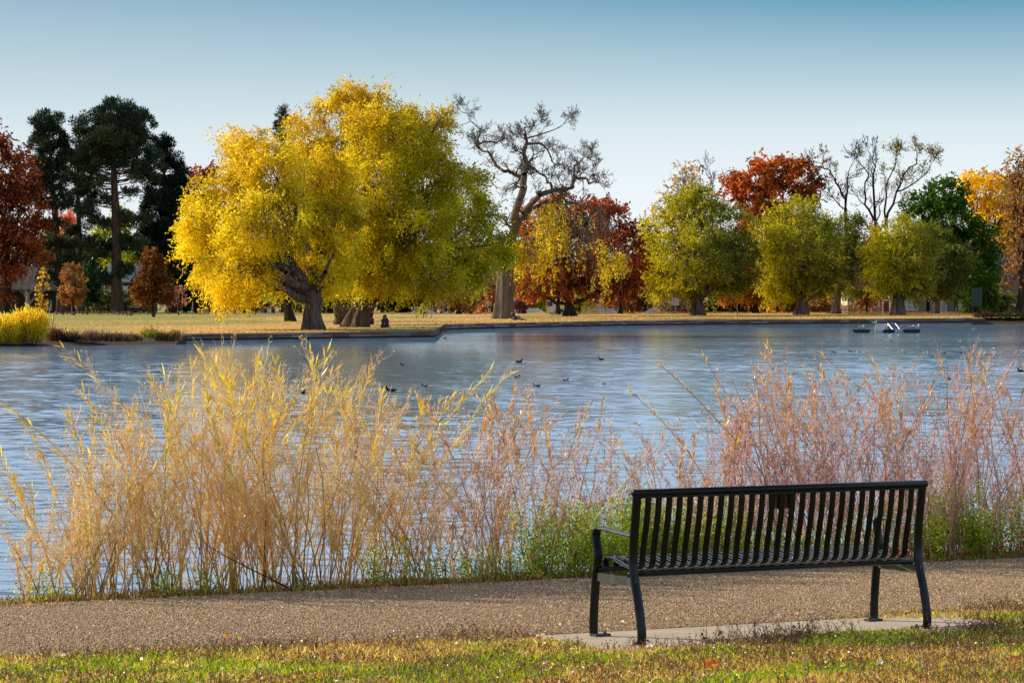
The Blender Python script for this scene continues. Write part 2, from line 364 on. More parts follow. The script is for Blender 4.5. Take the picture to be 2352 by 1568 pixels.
GX = yr[:, None]*tx_[None]; GY = np.broadcast_to(yr[:, None], GX.shape); GZ = np.zeros_like(GX); cell = np.maximum(np.gradient(yr)[:, None], np.abs(np.gradient(tx_))[None]*yr[:, None]*.5)
wr = np.random.default_rng(3)
for k in range(56):
    lam = .40*(4.6 ** wr.random()); th = wr.normal(-1.35, .65); kk = 2*np.pi/lam; GZ += (.0145*lam**.85/8)*np.clip(lam/cell/2.2-.8, 0, 1)*1.0*np.sin(kk*(np.cos(th)*GX+np.sin(th)*GY)+wr.uniform(0, 6.28))
gust = .62+.5*np.clip((fbm(GX*.02+40, GY*.05+9)-.34)*3.2, 0, 1)+.25*fbm(GX*.2, GY*.3)
GZ = GZ*gust*.72*(1-.62*np.clip((GY-150)/60, 0, 1)*np.clip((12-GX)/16, .35, 1))
ii = np.arange(GX.size).reshape(GX.shape); Fw = np.stack([ii[:-1, :-1], ii[:-1, 1:], ii[1:, 1:], ii[1:, :-1]], axis=-1).reshape(-1, 4)
me = np_mesh('water', np.stack([GX, GY, ZW+GZ], -1), Fw)
tag(link('water', me, WAT, smooth=True), kind='structure')

# ------------------------------------------------------------------ far lawn
sh = [(-3000, 797), (0, 796), (230, 793), (411, 791), (413, 789), (995, 780), (1019, 763), (1090, 760), (1436, 752), (1866, 748), (2228, 745), (5200, 743)]
SH = [((u-CU)*yw(v)/FPX, yw(v)) for u, v in sh]
SH[5] = (SH[5][0], SH[5][1]); SH[6] = (SH[5][0]+.02, SH[6][1])
sxs = [p[0] for p in SH]; sys_ = [p[1] for p in SH]
def shore(X): return float(np.interp(X, sxs, sys_))
XW0 = SH[4][0]; XR = SH[10][0]
LAWN = noise_mat('autumn_lawn', [(.72, .44, .16), (.60, .40, .13), (.22, .26, .05)], .06, .95, .6, 3, (1, .45, 1), bdist=.1)
# more tan near the shore, greener band further back on the left
lb = LAWN.node_tree.nodes['Principled BSDF']
ltc = N(LAWN, 'ShaderNodeTexCoord'); lsx = N(LAWN, 'ShaderNodeSeparateXYZ'); L(LAWN, ltc.outputs['Object'], lsx.inputs[0])
cr = [n_ for n_ in LAWN.node_tree.nodes if n_.type == 'VALTORGB'][0]
lm = N(LAWN, 'ShaderNodeMapRange'); lm.inputs['From Min'].default_value = -20; lm.inputs['From Max'].default_value = -38; lm.inputs['To Max'].default_value = .5
L(LAWN, lsx.outputs[0], lm.inputs['Value'])
lm2 = N(LAWN, 'ShaderNodeMapRange'); lm2.inputs['From Min'].default_value = 262; lm2.inputs['From Max'].default_value = 275; L(LAWN, lsx.outputs[1], lm2.inputs['Value'])
mu = N(LAWN, 'ShaderNodeMath', operation='MULTIPLY'); L(LAWN, lm.outputs[0], mu.inputs[0]); L(LAWN, lm2.outputs[0], mu.inputs[1])
mx = N(LAWN, 'ShaderNodeMixRGB'); L(LAWN, mu.outputs[0], mx.inputs[0]); L(LAWN, cr.outputs[0], mx.inputs[1]); mx.inputs[2].default_value = (.20, .30, .03, 1)
n3 = N(LAWN, 'ShaderNodeTexNoise', Scale=2.2, Detail=6); L(LAWN, ltc.outputs['Object'], n3.inputs['Vector'])
c3 = N(LAWN, 'ShaderNodeValToRGB'); c3.color_ramp.elements[0].position = .35; c3.color_ramp.elements[0].color = (.55, .5, .45, 1); c3.color_ramp.elements[1].position = .62; c3.color_ramp.elements[1].color = (1.25, 1.2, 1.1, 1)
L(LAWN, n3.outputs['Fac'], c3.inputs[0])
m4 = N(LAWN, 'ShaderNodeMixRGB', blend_type='MULTIPLY'); m4.inputs[0].default_value = 1; L(LAWN, mx.outputs[0], m4.inputs[1]); L(LAWN, c3.outputs[0], m4.inputs[2])
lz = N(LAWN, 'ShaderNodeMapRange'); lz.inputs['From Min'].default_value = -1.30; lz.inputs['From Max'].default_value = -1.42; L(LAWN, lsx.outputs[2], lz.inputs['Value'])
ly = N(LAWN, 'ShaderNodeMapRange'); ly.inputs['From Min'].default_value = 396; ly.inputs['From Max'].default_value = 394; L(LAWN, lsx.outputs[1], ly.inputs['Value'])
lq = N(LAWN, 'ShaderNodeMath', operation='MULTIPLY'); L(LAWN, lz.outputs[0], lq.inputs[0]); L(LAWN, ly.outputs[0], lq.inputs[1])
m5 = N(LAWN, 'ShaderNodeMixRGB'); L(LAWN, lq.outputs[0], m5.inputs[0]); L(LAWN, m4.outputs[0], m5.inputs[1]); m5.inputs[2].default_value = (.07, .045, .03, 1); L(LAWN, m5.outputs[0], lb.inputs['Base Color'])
xs = sorted(set(list(np.linspace(-900, -70, 16))+list(np.linspace(-66, 90, 240))+list(np.linspace(100, 1200, 16))+[SH[5][0]-.01, SH[5][0]+.03, XW0-.01]))
rows = [-.3, .0, 1.2, 3, 5, 7, 9.5, 14, 22, 35, 50, 70, 100, 130, 150, 165, 180, 200, 260, 400, 900, 3000, 20000]
V = []
for X in xs:
    s0 = shore(X); nat = 1.0 if (X < XW0 or X > XR+2) else 0
    for r_ in rows:
        Y = s0+r_
        if nat:
            t = min(1, max(0, r_)/(9.5 if X < 0 else 5)); z = ZW-.15+(land(X, Y)-ZW+.15)*(t**.6) if r_ <= 9.5 else land(X, Y)
            z += .1*float(fbm(np.array(X*.7), np.array(Y*.7))) if 0 < r_ < 14 else 0
        else: z = (ZW-.3 if r_ < 0 else ZL-.02) if r_ <= 0 else land(X, Y)
        V.append((X, Y, z))
i = np.arange(len(V)).reshape(len(xs), len(rows)); F = np.stack([i[:-1, :-1], i[1:, :-1], i[1:, 1:], i[:-1, 1:]], axis=-1).reshape(-1, 4)
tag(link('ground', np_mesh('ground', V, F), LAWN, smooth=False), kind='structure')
# far street behind the crest
rd = MB().add([(-900, 412, ZL-.946), (1200, 412, ZL-.946), (1200, 421, ZL-.946), (-900, 421, ZL-.946)], [(0, 1, 2, 3)]).build('road', noise_mat('asphalt', [(.045, .045, .05), (.07, .07, .07)], 4, .9, .2))
tag(rd, kind='structure')
# mountains, their distance haze painted in as pale colour with a glow
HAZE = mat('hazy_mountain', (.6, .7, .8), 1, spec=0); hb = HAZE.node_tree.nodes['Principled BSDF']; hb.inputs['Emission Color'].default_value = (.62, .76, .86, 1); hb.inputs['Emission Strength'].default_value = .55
V = []; F = []; xs2 = np.linspace(-9000, 14000, 150)
for k, X in enumerate(xs2):
    u = CU+X*FPX/30000
    hgt = 640+ 260*float(fbm(np.array(X*.0007), np.array(2.)))*math.exp(-((u-1960)/330)**2)*.9+150*float(fbm(np.array(X*.0016), np.array(5.)))-420+150*math.exp(-((u-1950)/90)**2)
    V += [(X, 30000, -10), (X, 30400, max(60, hgt)), (X, 33000, 0)]
for k in range(len(xs2)-1): F += [(k*3, k*3+3, k*3+4, k*3+1), (k*3+1, k*3+4, k*3+5, k*3+2)]
tag(link('mountains', np_mesh('mountains', V, F), HAZE, smooth=True), kind='structure')

# ------------------------------------------------------------------ retaining walls
WC = noise_mat('wall_concrete', [(.20, .22, .22), (.30, .32, .31)], .8, .85, .3, 8)
WS = attr_mat('red_sandstone', .9, .2); 
n_ = N(WS, 'ShaderNodeTexNoise', Scale=5, Detail=6); tq = N(WS, 'ShaderNodeTexCoord'); L(WS, tq.outputs['Object'], n_.inputs['Vector'])
bq = N(WS, 'ShaderNodeBump', Strength=.6, Distance=.05); L(WS, n_.outputs['Fac'], bq.inputs['Height']); L(WS, bq.outputs[0], WS.node_tree.nodes['Principled BSDF'].inputs['Normal'])
def wall(label, pts, top_extra=0, cap_start=0):
    t = thing('retaining_wall', label, 'wall', (pts[0][0], pts[0][1], ZW)); O = Vector((pts[0][0], pts[0][1], ZW))
    base = MB(); st = MB(); rr = random.Random(5)
    for (a, b_) in zip(pts[:-1], pts[1:]):
        a = Vector((*a, 0)); b_ = Vector((*b_, 0)); d = b_-a; Ln = d.length; d.normalize(); ang = math.atan2(d.y, d.x); M = Matrix.Rotation(ang, 3, 'Z')
        c = (a+b_)/2-O; nrm = Vector((d.y, -d.x, 0))
        base.box((c.x+nrm.x*.12, c.y+nrm.y*.12, .36/2-.2), (Ln, .5, .40+.36-.4+.04), M)
        for row in range(2):
            x = 0
            while x < Ln:
                l = min(rr.uniform(.8, 2.6), Ln-x+.01); h = .155+rr.uniform(-.012, .012)
                zz = .205+.16+row*.16+(rr.uniform(0, .04) if row else 0)
                q = a+d*(x+l/2)-O-nrm*(.03+rr.uniform(-.05, .05))
                cc = rr.choice([(.30, .16, .13), (.24, .14, .12), (.33, .22, .18), (.20, .12, .11), (.30, .24, .20)]); f = rr.uniform(.75, 1.2)
                if rr.random() < .93 or not row: st.box((q.x, q.y, zz+.04), (l-rr.uniform(.02, .07), .42, h-.01), M @ Matrix.Rotation(rr.uniform(-.012, .012), 3, 'Y'), tuple(v*f for v in cc))
                x += l
    base.build('concrete_base', WC, t); st.build('stone_course', WS, t, colors=True)
    return t
wall('low retaining wall of red sandstone on concrete along the point below the big willows', [SH[4], SH[5], (SH[5][0]-.3, SH[6][1]-1)])
w2 = [((903-CU)*284.5/FPX, 284.5), (SH[6][0]-.2, 281.3)]+[SH[7], SH[8], SH[9], SH[10]]
wall('long low retaining wall of red sandstone curving away right of the point', w2)

# ------------------------------------------------------------------ trees
def curve_pts(a, b, K, bend):
    a, b = np.array(a, float), np.array(b, float); t = np.linspace(0, 1, K)[:, None]
    l = np.linalg.norm(b-a); off = rng.normal(0, bend*l, 3)
    return a+(b-a)*t+off*np.sin(t*np.pi)
def limbset(jobs, K=6, S=6, crook=.0):
    """jobs: (a,b,r0,r1,bend)"""
    Pn = np.array([curve_pts(j[0], j[1], K, j[4]) for j in jobs]); Rn = np.array([np.linspace(j[2], j[3], K) for j in jobs])
    if crook:
        n = rng.normal(0, crook, Pn.shape)*np.linalg.norm(Pn[:, -1]-Pn[:, 0], axis=1)[:, None, None]; n[:, 0] = 0; n[:, -1] = 0; Pn = Pn+n
    return tubes(Pn, Rn, S), Pn
def trunk_mesh(name, path, Y, parent, m, S=44, flare=1.5, off=(0, 0, 0), ridge=.07):
    """path: (u,v,radius m)"""
    pts = [P(u, v, Y)-Vector(off) for u, v, r in path]; rr = [r for *_, r in path]
    K = len(pts); Q = []; RR = []
    for k in range(K-1):
        for s in range(5):
            t = s/5; Q.append(pts[k].lerp(pts[k+1], t)); RR.append(rr[k]*(1-t)+rr[k+1]*t)
    Q.append(pts[-1]); RR.append(rr[-1]); base = Q[0].z; h = max(.5, rr[0]*1.6); V = []
    ph = random.random()*6
    for p, r in zip(Q, RR):
        f = 1+(flare-1)*math.exp(-(p.z-base)/h)
        for j in range(S):
            a = 2*math.pi*j/S
            rd = r*f*(1+ridge*math.sin(3*a+ph+p.z*.4)+ridge*.8*math.sin(7*a+ph*2+p.z*.7)+ridge*.45*math.sin(15*a+ph+1.3*math.sin(p.z*.9))+ridge*.3*math.sin(22*a+2*math.sin(p.z*1.7)))*(1+.4*(f-1)*math.sin(5*a+ph))
            V.append((p.x+rd*math.cos(a), p.y+rd*math.sin(a), p.z-(.15 if p is Q[0] else 0)))
    n_ = len(Q); F = [(i*S+j, i*S+(j+1) % S, (i+1)*S+(j+1) % S, (i+1)*S+j) for i in range(n_-1) for j in range(S)]
    return link(name, np_mesh(name, V, F), m, parent, True), pts
def blobs3d(blobs, Y, off):
    out = []
    for bl in blobs:
        u, v, ru, rv = bl[:4]; dy = bl[4] if len(bl) > 4 else 0; rd = bl[5] if len(bl) > 5 else ru*Y/FPX*.9
        p = P(u, v, Y); out.append((np.array((p.x-off[0], Y+dy-off[1], p.z-off[2])), np.array((ru*Y/FPX, rd, rv*Y/FPX))))
    return out
def broadleaf(name, label, cat, u, v, blobs, trunk, n, pal, w=None, Lf=.30, Wf=.13, droop=.3, clump=.9, tw=.04, bark=DBARK, Y=None, group=None, shade=None, lm=LEAF, shell=.5, limb=.18, dens=1.0, flatz=.8, grad=None, flare=1.5, extra=None, twn=1):
    Y = Y or yl(v); base = P(u, v, Y); off = Vector((base.x, base.y, base.z))
    if n > 110000: blobs = [(b_[0], b_[1]-(6 if b_[1] < 580 else 14), b_[2]*.87, b_[3]*.86)+tuple(b_[4:]) for b_ in blobs]
    t = thing(name, label, cat, off, 0, group)
    tr, tp = trunk_mesh('trunk', trunk, Y, t, bark, off=off, flare=flare)
    fork = np.array(tp[-1]); B = blobs3d(blobs, Y, off); jobs = []; tj = []
    areas = np.array([b_[1][0]*b_[1][2]+b_[1][1]*b_[1][2] for b_ in B]); areas /= areas.sum(); leaf = []
    for (c, r_), ar in zip(B, areas):
        st = np.array(tp[-1 if len(tp) < 3 else random.choice([-1, -1, -2])])
        end = c+np.array((0, 0, -.1*r_[2])); jobs.append((st, end, limb, .06, .10))
        vol = r_[0]*r_[1]*r_[2]; m_ = max(6, int(dens*5.5*(vol**(2/3))/clump**2*.75)); d = rvec(m_); rad = (shell+(1-shell)*rng.random(m_)**.6)
        cen = c+d*rad[:, None]*r_*(1+rng.normal(0, .06, (m_, 1)))
        cr_ = clump*rng.uniform(.55, 1.3, m_)
        for q in cen[::max(1, int(1/twn))] if twn <= 1 else cen:
            s_ = st+(end-st)*rng.uniform(.35, 1); tj.append((s_, q, tw, tw*.35, .1))
        LPS = 8; ns_ = max(1, int(n*ar/LPS)); nl = ns_*LPS; si = rng.integers(0, m_, ns_); idx = np.repeat(si, LPS); g = np.repeat(rng.normal(0, .50, (ns_, 3)), LPS, 0)
        od = (cen[si]-c)/r_; od /= np.linalg.norm(od, axis=1, keepdims=True)+1e-6; sdv = od*.55+rvec(ns_)*.75; sdv[:, 2] -= droop*1.3; sdv /= np.linalg.norm(sdv, axis=1, keepdims=True)
        sl = (1.25 if droop > .4 else .75)*clump/.8*rng.uniform(.5, 1.4, ns_); sq = np.tile(np.linspace(0, 1, LPS), ns_)+rng.uniform(-.06, .06, nl)
        strand = np.repeat(sdv*sl[:, None], LPS, 0)*sq[:, None]+np.array((0, 0, -.35*droop))*(sq**2)[:, None]*np.repeat(sl, LPS)[:, None]+rng.normal(0, .05, (nl, 3))
        pos = cen[idx]+g*cr_[idx][:, None]*np.array((1, 1, flatz))+strand
        tone = rng.normal(0, .27, m_)[idx]
        cc = palette(nl, pal, w, .14)*(1+tone[:, None])
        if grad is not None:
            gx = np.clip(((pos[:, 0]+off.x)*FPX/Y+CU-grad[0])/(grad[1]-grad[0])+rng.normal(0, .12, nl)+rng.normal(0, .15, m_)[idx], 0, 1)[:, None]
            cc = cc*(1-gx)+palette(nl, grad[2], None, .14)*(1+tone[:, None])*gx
        if shade: cc = shade(pos+np.array(off), cc)
        ax = rvec(nl)*.9+np.repeat(sdv, LPS, 0)*.9; leaf.append(leafquads(pos, Lf*rng.uniform(.6, 1.3, nl), Wf*rng.uniform(.6, 1.3, nl), np.clip(cc, .003, .95), ax))
    (v1, f1), _ = limbset(jobs, 8, 8, .02); link('limbs', np_mesh('limbs', v1, f1), bark, t, True)
    if tj: (v2, f2), _ = limbset(tj, 4, 3); link('twigs', np_mesh('twigs', v2, f2), bark, t)
    if extra:
        ej = [(np.array(P(a[0], a[1], Y)-off)+np.array((0, -3.0*min(1, max(0, (tp[-1].z-0*off.z) and (P(a[0], a[1], Y).z-off.z-tp[-1].z)/2.5)), 0)), np.array(P(a[2], a[3], Y)-off)+np.array((0, -3.0, 0)), a[4], a[4]*.55, .05) for a in extra]
        for j_ in ej: (v3, f3), _ = limbset([j_], 8, 8, .015); link('bough', np_mesh('bough', v3, f3), bark, t, True)
    Vv, Ff, Cc = merge(leaf); link('crown', np_mesh('crown', Vv, Ff, Cc), lm, t)
    return t
YEL = [(.76, .58, .02), (.76, .60, .03), (.46, .42, .03), (.76, .50, .02)]
GRN = [(.27, .29, .015), (.46, .42, .015), (.15, .18, .02), (.64, .54, .02)]
OLV = [(.52, .45, .02), (.31, .30, .02), (.76, .60, .02), (.16, .19, .03)]
ORG = [(.84, .52, .02), (.86, .62, .03), (.76, .42, .02)]
RED = [(.44, .12, .035), (.56, .19, .04), (.30, .08, .03), (.68, .28, .05)]
RUS = [(.38, .14, .03), (.50, .20, .03), (.26, .10, .03)]
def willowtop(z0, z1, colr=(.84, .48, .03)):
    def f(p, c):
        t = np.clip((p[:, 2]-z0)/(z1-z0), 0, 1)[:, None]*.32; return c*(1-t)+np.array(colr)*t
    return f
# the two great willows on the point
broadleaf('willow_tree', 'broad golden willow with thick forked trunk, left of the two great willows', 'tree', 718, 757,
    [(560, 360, 65, 75, 1), (640, 400, 75, 75, -2), (510, 480, 85, 80, 0), (620, 500, 100, 90, -4), (480, 580, 65, 70, 2), (560, 600, 90, 75, -3), (700, 430, 85, 110, 3),
     (540, 660, 70, 38, -1), (470, 530, 62, 60, 1), (730, 560, 90, 90, 3), (650, 610, 60, 55, 3), (760, 640, 60, 50, 0), (432, 520, 24, 50, 0), (760, 480, 80, 110, 3)],
    [(718, 757, .62), (716, 720, .58), (722, 690, .60), (718, 668, .58)], 105000, YEL, [3, 4, 3, 2], .25, .11, .45, .66, .035, BARK, limb=.34, grad=(520, 800, [(.62, .48, .02), (.50, .46, .02), (.74, .50, .02)]),
    shade=willowtop(8, 15), flare=1.45, extra=[(718, 675, 662, 625, .36), (664, 628, 626, 572, .30), (655, 612, 608, 608, .15), (630, 576, 560, 510, .14), (728, 680, 752, 625, .28), (750, 630, 770, 585, .15), (716, 575, 688, 510, .20), (689, 513, 686, 430, .14)], dens=.85, twn=1, shell=.35)
broadleaf('willow_tree', 'tallest yellow green willow with leaning trunk, right of the two great willows', 'tree', 812, 751,
    [(800, 270, 95, 75, 2), (880, 310, 105, 85, -3), (700, 330, 65, 75, 2), (960, 330, 85, 80, 2), (1000, 420, 90, 90, -2), (860, 430, 120, 110, -5), (1060, 470, 65, 110, 2), (760, 400, 80, 90, 0),
     (940, 540, 120, 100, -5), (1060, 570, 75, 80, 0), (830, 560, 90, 90, -4), (900, 640, 90, 50, -3), (1000, 650, 85, 45, -2), (1085, 640, 45, 40, 0), (830, 650, 70, 45, -4), (850, 225, 45, 30, 0), (1130, 560, 40, 90, 2), (795, 215, 30, 28, 0), (925, 270, 50, 35, 0), (1010, 275, 28, 30, 2)],
    [(812, 752, .82), (822, 720, .72), (842, 680, .62), (866, 640, .52)], 155000, [(.70, .52, .02), (.50, .44, .02), (.80, .52, .02), (.34, .34, .02)], [4, 4, 3, 2], .25, .11, .45, .68, .035, BARK, limb=.36,
    grad=(800, 1300, GRN), shade=willowtop(11, 18, (.70, .38, .02)), flare=1.45, extra=[(850, 665, 880, 632, .5), (870, 640, 935, 608, .36), (935, 610, 1010, 575, .22), (868, 640, 870, 560, .36), (870, 560, 890, 510, .3), (1010, 580, 1080, 520, .12), (872, 560, 842, 470, .2), (900, 560, 960, 480, .16)], dens=.85, twn=1, shell=.35)
# second stems of the group behind
broadleaf('willow_tree', 'olive green willow behind the great willows, its dark trunk leaning left', 'tree', 668, 738, [(640, 640, 65, 42, 0), (720, 620, 75, 60, 0), (690, 560, 60, 60, 3)],
    [(669, 739, .42), (662, 710, .36), (655, 660, .32)], 15000, GRN, None, .32, .14, .4, 1.0, .04, DBARK, limb=.2, flare=1.3)
broadleaf('willow_tree', 'yellow green willow behind the great willows with three stout trunks showing between them', 'tree', 790, 745, [(790, 620, 80, 60, 0), (870, 600, 80, 70, 3)],
    [(792, 745, .55), (792, 700, .5), (800, 650, .4)], 16000, GRN, None, .32, .14, .4, 1.0, .04, BARK, limb=.2, flare=1.3, extra=[(846, 742, 862, 690, .5), (862, 690, 880, 640, .42), (774, 744, 778, 690, .38)])

# ---- bare crooked trees
def bare(name, label, u, v, trunk, starts, Y=None, depth=5, bark=DBARK, lean=0, crook=.35, rmin=.018, leaves=None, group=None, len0=3.2, spread=.75, up=.25, flare=1.4, shrink=.74, kids=(2, 3), cat='tree', droopiness=0):
    Y = Y or yl(v); base = P(u, v, Y); off = Vector(base); t = thing(name, label, cat, off, 0, group)
    tr, tp = trunk_mesh('trunk', trunk, Y, t, bark, off=off, flare=flare)
    Ps, Rs, tips = [], [], []
    def grow(p, d, l, r_, k):
        pts = [p]; q = p.copy(); dd = d.copy()
        for s in range(4):
            dd = dd+rng.normal(0, crook, 3)*(.6 if k > 2 else 1)+np.array((0, 0, up*.3)); dd /= np.linalg.norm(dd); q = q+dd*l/4; pts.append(q.copy())
        r1 = max(rmin*.6, r_*.66); Ps.append(pts); Rs.append(np.linspace(r_, r1, 5)); 
        if k == 0: tips.append(np.array(pts)); return
        for c in range(random.choice(kids)):
            nd = dd+rng.normal(0, spread, 3); nd /= np.linalg.norm(nd); grow(q, nd, l*shrink*random.uniform(.7, 1.2), max(rmin*.6, r1*random.uniform(.65, .95)), k-1)
        if k <= 3:
            m_ = np.array(pts[2]); nd = dd+rng.normal(0, spread*1.2, 3); nd /= np.linalg.norm(nd); grow(m_, nd, l*shrink*.7, max(rmin*.6, r1*.6), k-1 if k > 1 else 0)
    for st in starts:
        Ps.clear(); Rs.clear()
        poly = [np.array(P(a, b_, Y)-off)+np.array((0, random.uniform(-1, 1)*1.2*j, 0)) for j, (a, b_) in enumerate(st[0])]
        r0, r1 = st[1], st[2]; nP = len(poly)
        # crooked main limb
        dense = []
        for a, b_ in zip(poly[:-1], poly[1:]):
            for s in range(3): dense.append(a+(b_-a)*s/3+(rng.normal(0, .10*np.linalg.norm(b_-a)*.5, 3) if s else 0))
        dense.append(poly[-1]); rr = np.linspace(r0, r1, len(dense))
        for k in range(len(dense)-1):
            a, b_ = dense[k], dense[k+1]; Ps.append([a+(b_-a)*s/4 for s in range(5)]); Rs.append(np.linspace(rr[k], rr[k+1], 5))
        dr = dense[-1]-dense[-2]; dr /= np.linalg.norm(dr)
        dl = st[3] if len(st) > 3 else depth
        for _ in range(2): grow(dense[-1], dr+rng.normal(0, .4, 3), len0, r1*.8, dl-1)
        for k in range(1, len(dense)-1):
            if random.random() < .75:
                nd = (dense[k+1]-dense[k]); nd /= np.linalg.norm(nd); nd = nd*.4+rng.normal(0, .7, 3)+np.array((0, 0, up)); nd /= np.linalg.norm(nd)
                grow(dense[k], nd, len0*.8, rr[k]*.45, max(2, dl-2))
        v1, f1 = tubes(np.array(Ps), np.maximum(np.array(Rs), rmin), 5); link('limb', np_mesh('limb', v1, f1), bark, t)
    if leaves and tips:
        nlf, pal, sz, sel = leaves; T = np.array(tips).reshape(-1, 3); 
        if sel: T = T[sel(T+np.array(off))]
        if len(T):
            idx = rng.integers(0, len(T), nlf); pos = T[idx]+rng.normal(0, sz[2], (nlf, 3)); ax = rvec(nlf); ax[:, 2] -= .6
            vv, ff, cc = leafquads(pos, sz[0], sz[1], np.clip(palette(nlf, pal, None, .15), .003, .95), ax); link('leaves', np_mesh('leaves', vv, ff, cc), LEAF, t)
    return t
CW = bare('cottonwood_tree', 'huge nearly bare cottonwood with pale furrowed trunk and crooked limbs right of the great willows', 1160, 732,
    [(1157, 732, .86), (1159, 690, .80), (1162, 640, .80), (1164, 618, .74)],
    [([(1164, 622), (1173, 575), (1184, 523), (1195, 457), (1204, 405), (1210, 376)], .58, .26), ([(1210, 378), (1203, 354), (1210, 325), (1206, 310), (1214, 290)], .26, .06),
     ([(1186, 520), (1210, 479), (1239, 449), (1269, 437), (1316, 429), (1320, 405), (1350, 407), (1374, 420)], .36, .08), ([(1316, 430), (1318, 383), (1342, 361)], .14, .05), ([(1200, 490), (1254, 462), (1298, 460), (1334, 468), (1364, 486), (1385, 500)], .26, .07, 4),
     ([(1166, 615), (1184, 574), (1210, 556), (1243, 545), (1280, 552), (1330, 548), (1371, 578), (1393, 600)], .38, .08, 4), ([(1163, 625), (1140, 592), (1129, 559), (1124, 505)], .40, .10, 4), ([(1203, 410), (1177, 396), (1159, 396), (1133, 369), (1122, 350), (1093, 334), (1102, 296), (1080, 277)], .22, .05),
     ([(1093, 336), (1111, 325), (1140, 329), (1159, 312)], .12, .05), ([(1211, 330), (1243, 329), (1261, 351), (1276, 376)], .14, .05), ([(1210, 318), (1243, 308), (1276, 299)], .10, .05), ([(1208, 385), (1225, 387), (1254, 405), (1269, 435)], .16, .06), ([(1205, 400), (1180, 430), (1160, 440)], .14, .05, 4), ([(1128, 540), (1110, 500), (1098, 450)], .2, .06, 4), ([(1300, 458), (1310, 500), (1330, 540)], .12, .05, 4)],
    depth=6, bark=WBARK, crook=.15, rmin=.013, len0=.85, shrink=.80, spread=.52, up=.2, flare=1.35,
    leaves=(2600, [(.75, .58, .03), (.80, .50, .03), (.60, .55, .03)], (.28, .17, .35), lambda T: T[:, 2] < ZC+ (HZ-560)*yl(732)/FPX*1.0+0))
# hanging yellow sprays of the cottonwood
YY = yl(732); o3 = np.array(P(1160, 732, YY)); hs = []; rad = []; lf = []
lowl = [(1184, 574), (1210, 556), (1243, 545), (1280, 552), (1330, 548), (1371, 578), (1393, 600), (1254, 470), (1298, 465), (1334, 470), (1371, 488), (1400, 505), (1420, 560), (1340, 520), (1290, 510), (1230, 500)]
for k in range(330):
    a_ = lowl[rng.integers(len(lowl))]; u_, v_ = a_[0]+rng.normal(0, 16), a_[1]+rng.uniform(-4, 30); l_ = rng.uniform(18, 75)*YY/FPX; p_ = np.array(P(u_, v_, YY))+np.array((0, rng.normal(-.5, 1.6), 0))-o3
    dx = rng.normal(0, .28, 3); q = np.array([p_+dx*l_*(tt_**.5)+np.array((0, 0, .25*math.sin(tt_*3)*.6-tt_*l_))+rng.normal(0, .05, 3) for tt_ in np.linspace(0, 1, 6)]); hs.append(q); rad.append(np.linspace(.045, .018, 6))
    ylw = max(math.exp(-((u_-1262)/38)**2), .35*math.exp(-((u_-1385)/30)**2)*(v_ > 560), .5*math.exp(-((u_-1195)/14)**2))
    if rng.random() < ylw*.85+.04:
        m_ = int(l_*rng.uniform(9, 26)); i_ = rng.integers(1, 6, m_); lf.append(leafquads(q[i_]+rng.normal(0, .17, (m_, 3))*np.array((1, 1, 1.3)), .27, .17, np.clip(palette(m_, [(.84, .64, .03), (.80, .52, .02), (.66, .60, .03)]), 0, .95), rvec(m_)+np.array((0, 0, -.8))))
v1, f1 = tubes(np.array(hs), np.array(rad), 3); link('hanging_twigs', np_mesh('hanging_twigs', v1, f1), PALEBARK, CW)
Vv, Ff, Cc = merge(lf); link('leaves', np_mesh('leaves', Vv, Ff, Cc), LEAF, CW)

# ---- red oak behind the cottonwood
broadleaf('oak_tree', 'wide rust red oak with dark trunk standing behind the bare cottonwood', 'tree', 1308, 726,
    [(1230, 520, 50, 50, 2), (1290, 490, 60, 50, 3), (1350, 500, 55, 50, 0), (1400, 510, 50, 50, 3), (1240, 590, 60, 55, -2), (1320, 580, 75, 60, 2), (1400, 590, 65, 65, -2), (1230, 650, 45, 35, 0), (1300, 650, 70, 30, 0), (1400, 655, 60, 30, 0), (1450, 580, 28, 70, 2), (1445, 640, 25, 30, 0)],
    [(1309, 726, .50), (1308, 700, .42), (1307, 660, .38)], 40000, RED+[(.30, .16, .08)], [3, 4, 3, 2, 3], .32, .22, .2, .75, .04, DBARK, limb=.22, grad=(1220, 1460, [(.30, .055, .03), (.20, .035, .025), (.44, .12, .03)]), flare=1.6, shade=None)
# ---- row of green willows
def gw(label, u, v, blobs, n, g2, fork=660, r0=.75, Y=None, extra=None):
    blobs = [(b_[0]+random.uniform(-5, 5), b_[1]+random.uniform(-6, 4), b_[2]*random.uniform(1.04, 1.24), b_[3]*random.uniform(.9, 1.06))+tuple(b_[4:]) for b_ in blobs]; n = int(n*1.15)
    return broadleaf('willow_tree', label, 'tree', u, v, blobs, [(u, v, r0), (u+1, (v+fork)/2, r0*.78), (u+3, fork, r0*.66)], n, OLV+[(.52, .46, .03)], [4, 3, 4, 2, 2], .28, .12, .22, .78, .035, BARK, shell=.3, group='round willows along the far shore', limb=.3,
                     grad=g2, flare=1.3, twn=1, Y=Y, extra=extra)
DG = [(.14, .17, .03), (.26, .25, .03), (.09, .12, .03)]  # darker leaves for the right of each crown, painting its shaded side
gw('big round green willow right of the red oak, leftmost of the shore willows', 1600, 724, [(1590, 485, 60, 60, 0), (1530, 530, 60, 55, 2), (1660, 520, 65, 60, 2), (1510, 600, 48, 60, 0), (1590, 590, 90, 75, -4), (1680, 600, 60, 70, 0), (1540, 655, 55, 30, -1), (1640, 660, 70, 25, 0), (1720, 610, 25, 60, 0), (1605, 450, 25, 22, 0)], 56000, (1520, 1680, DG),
   extra=[(1600, 690, 1566, 660, .3), (1604, 695, 1640, 650, .3), (1640, 650, 1710, 600, .12)])
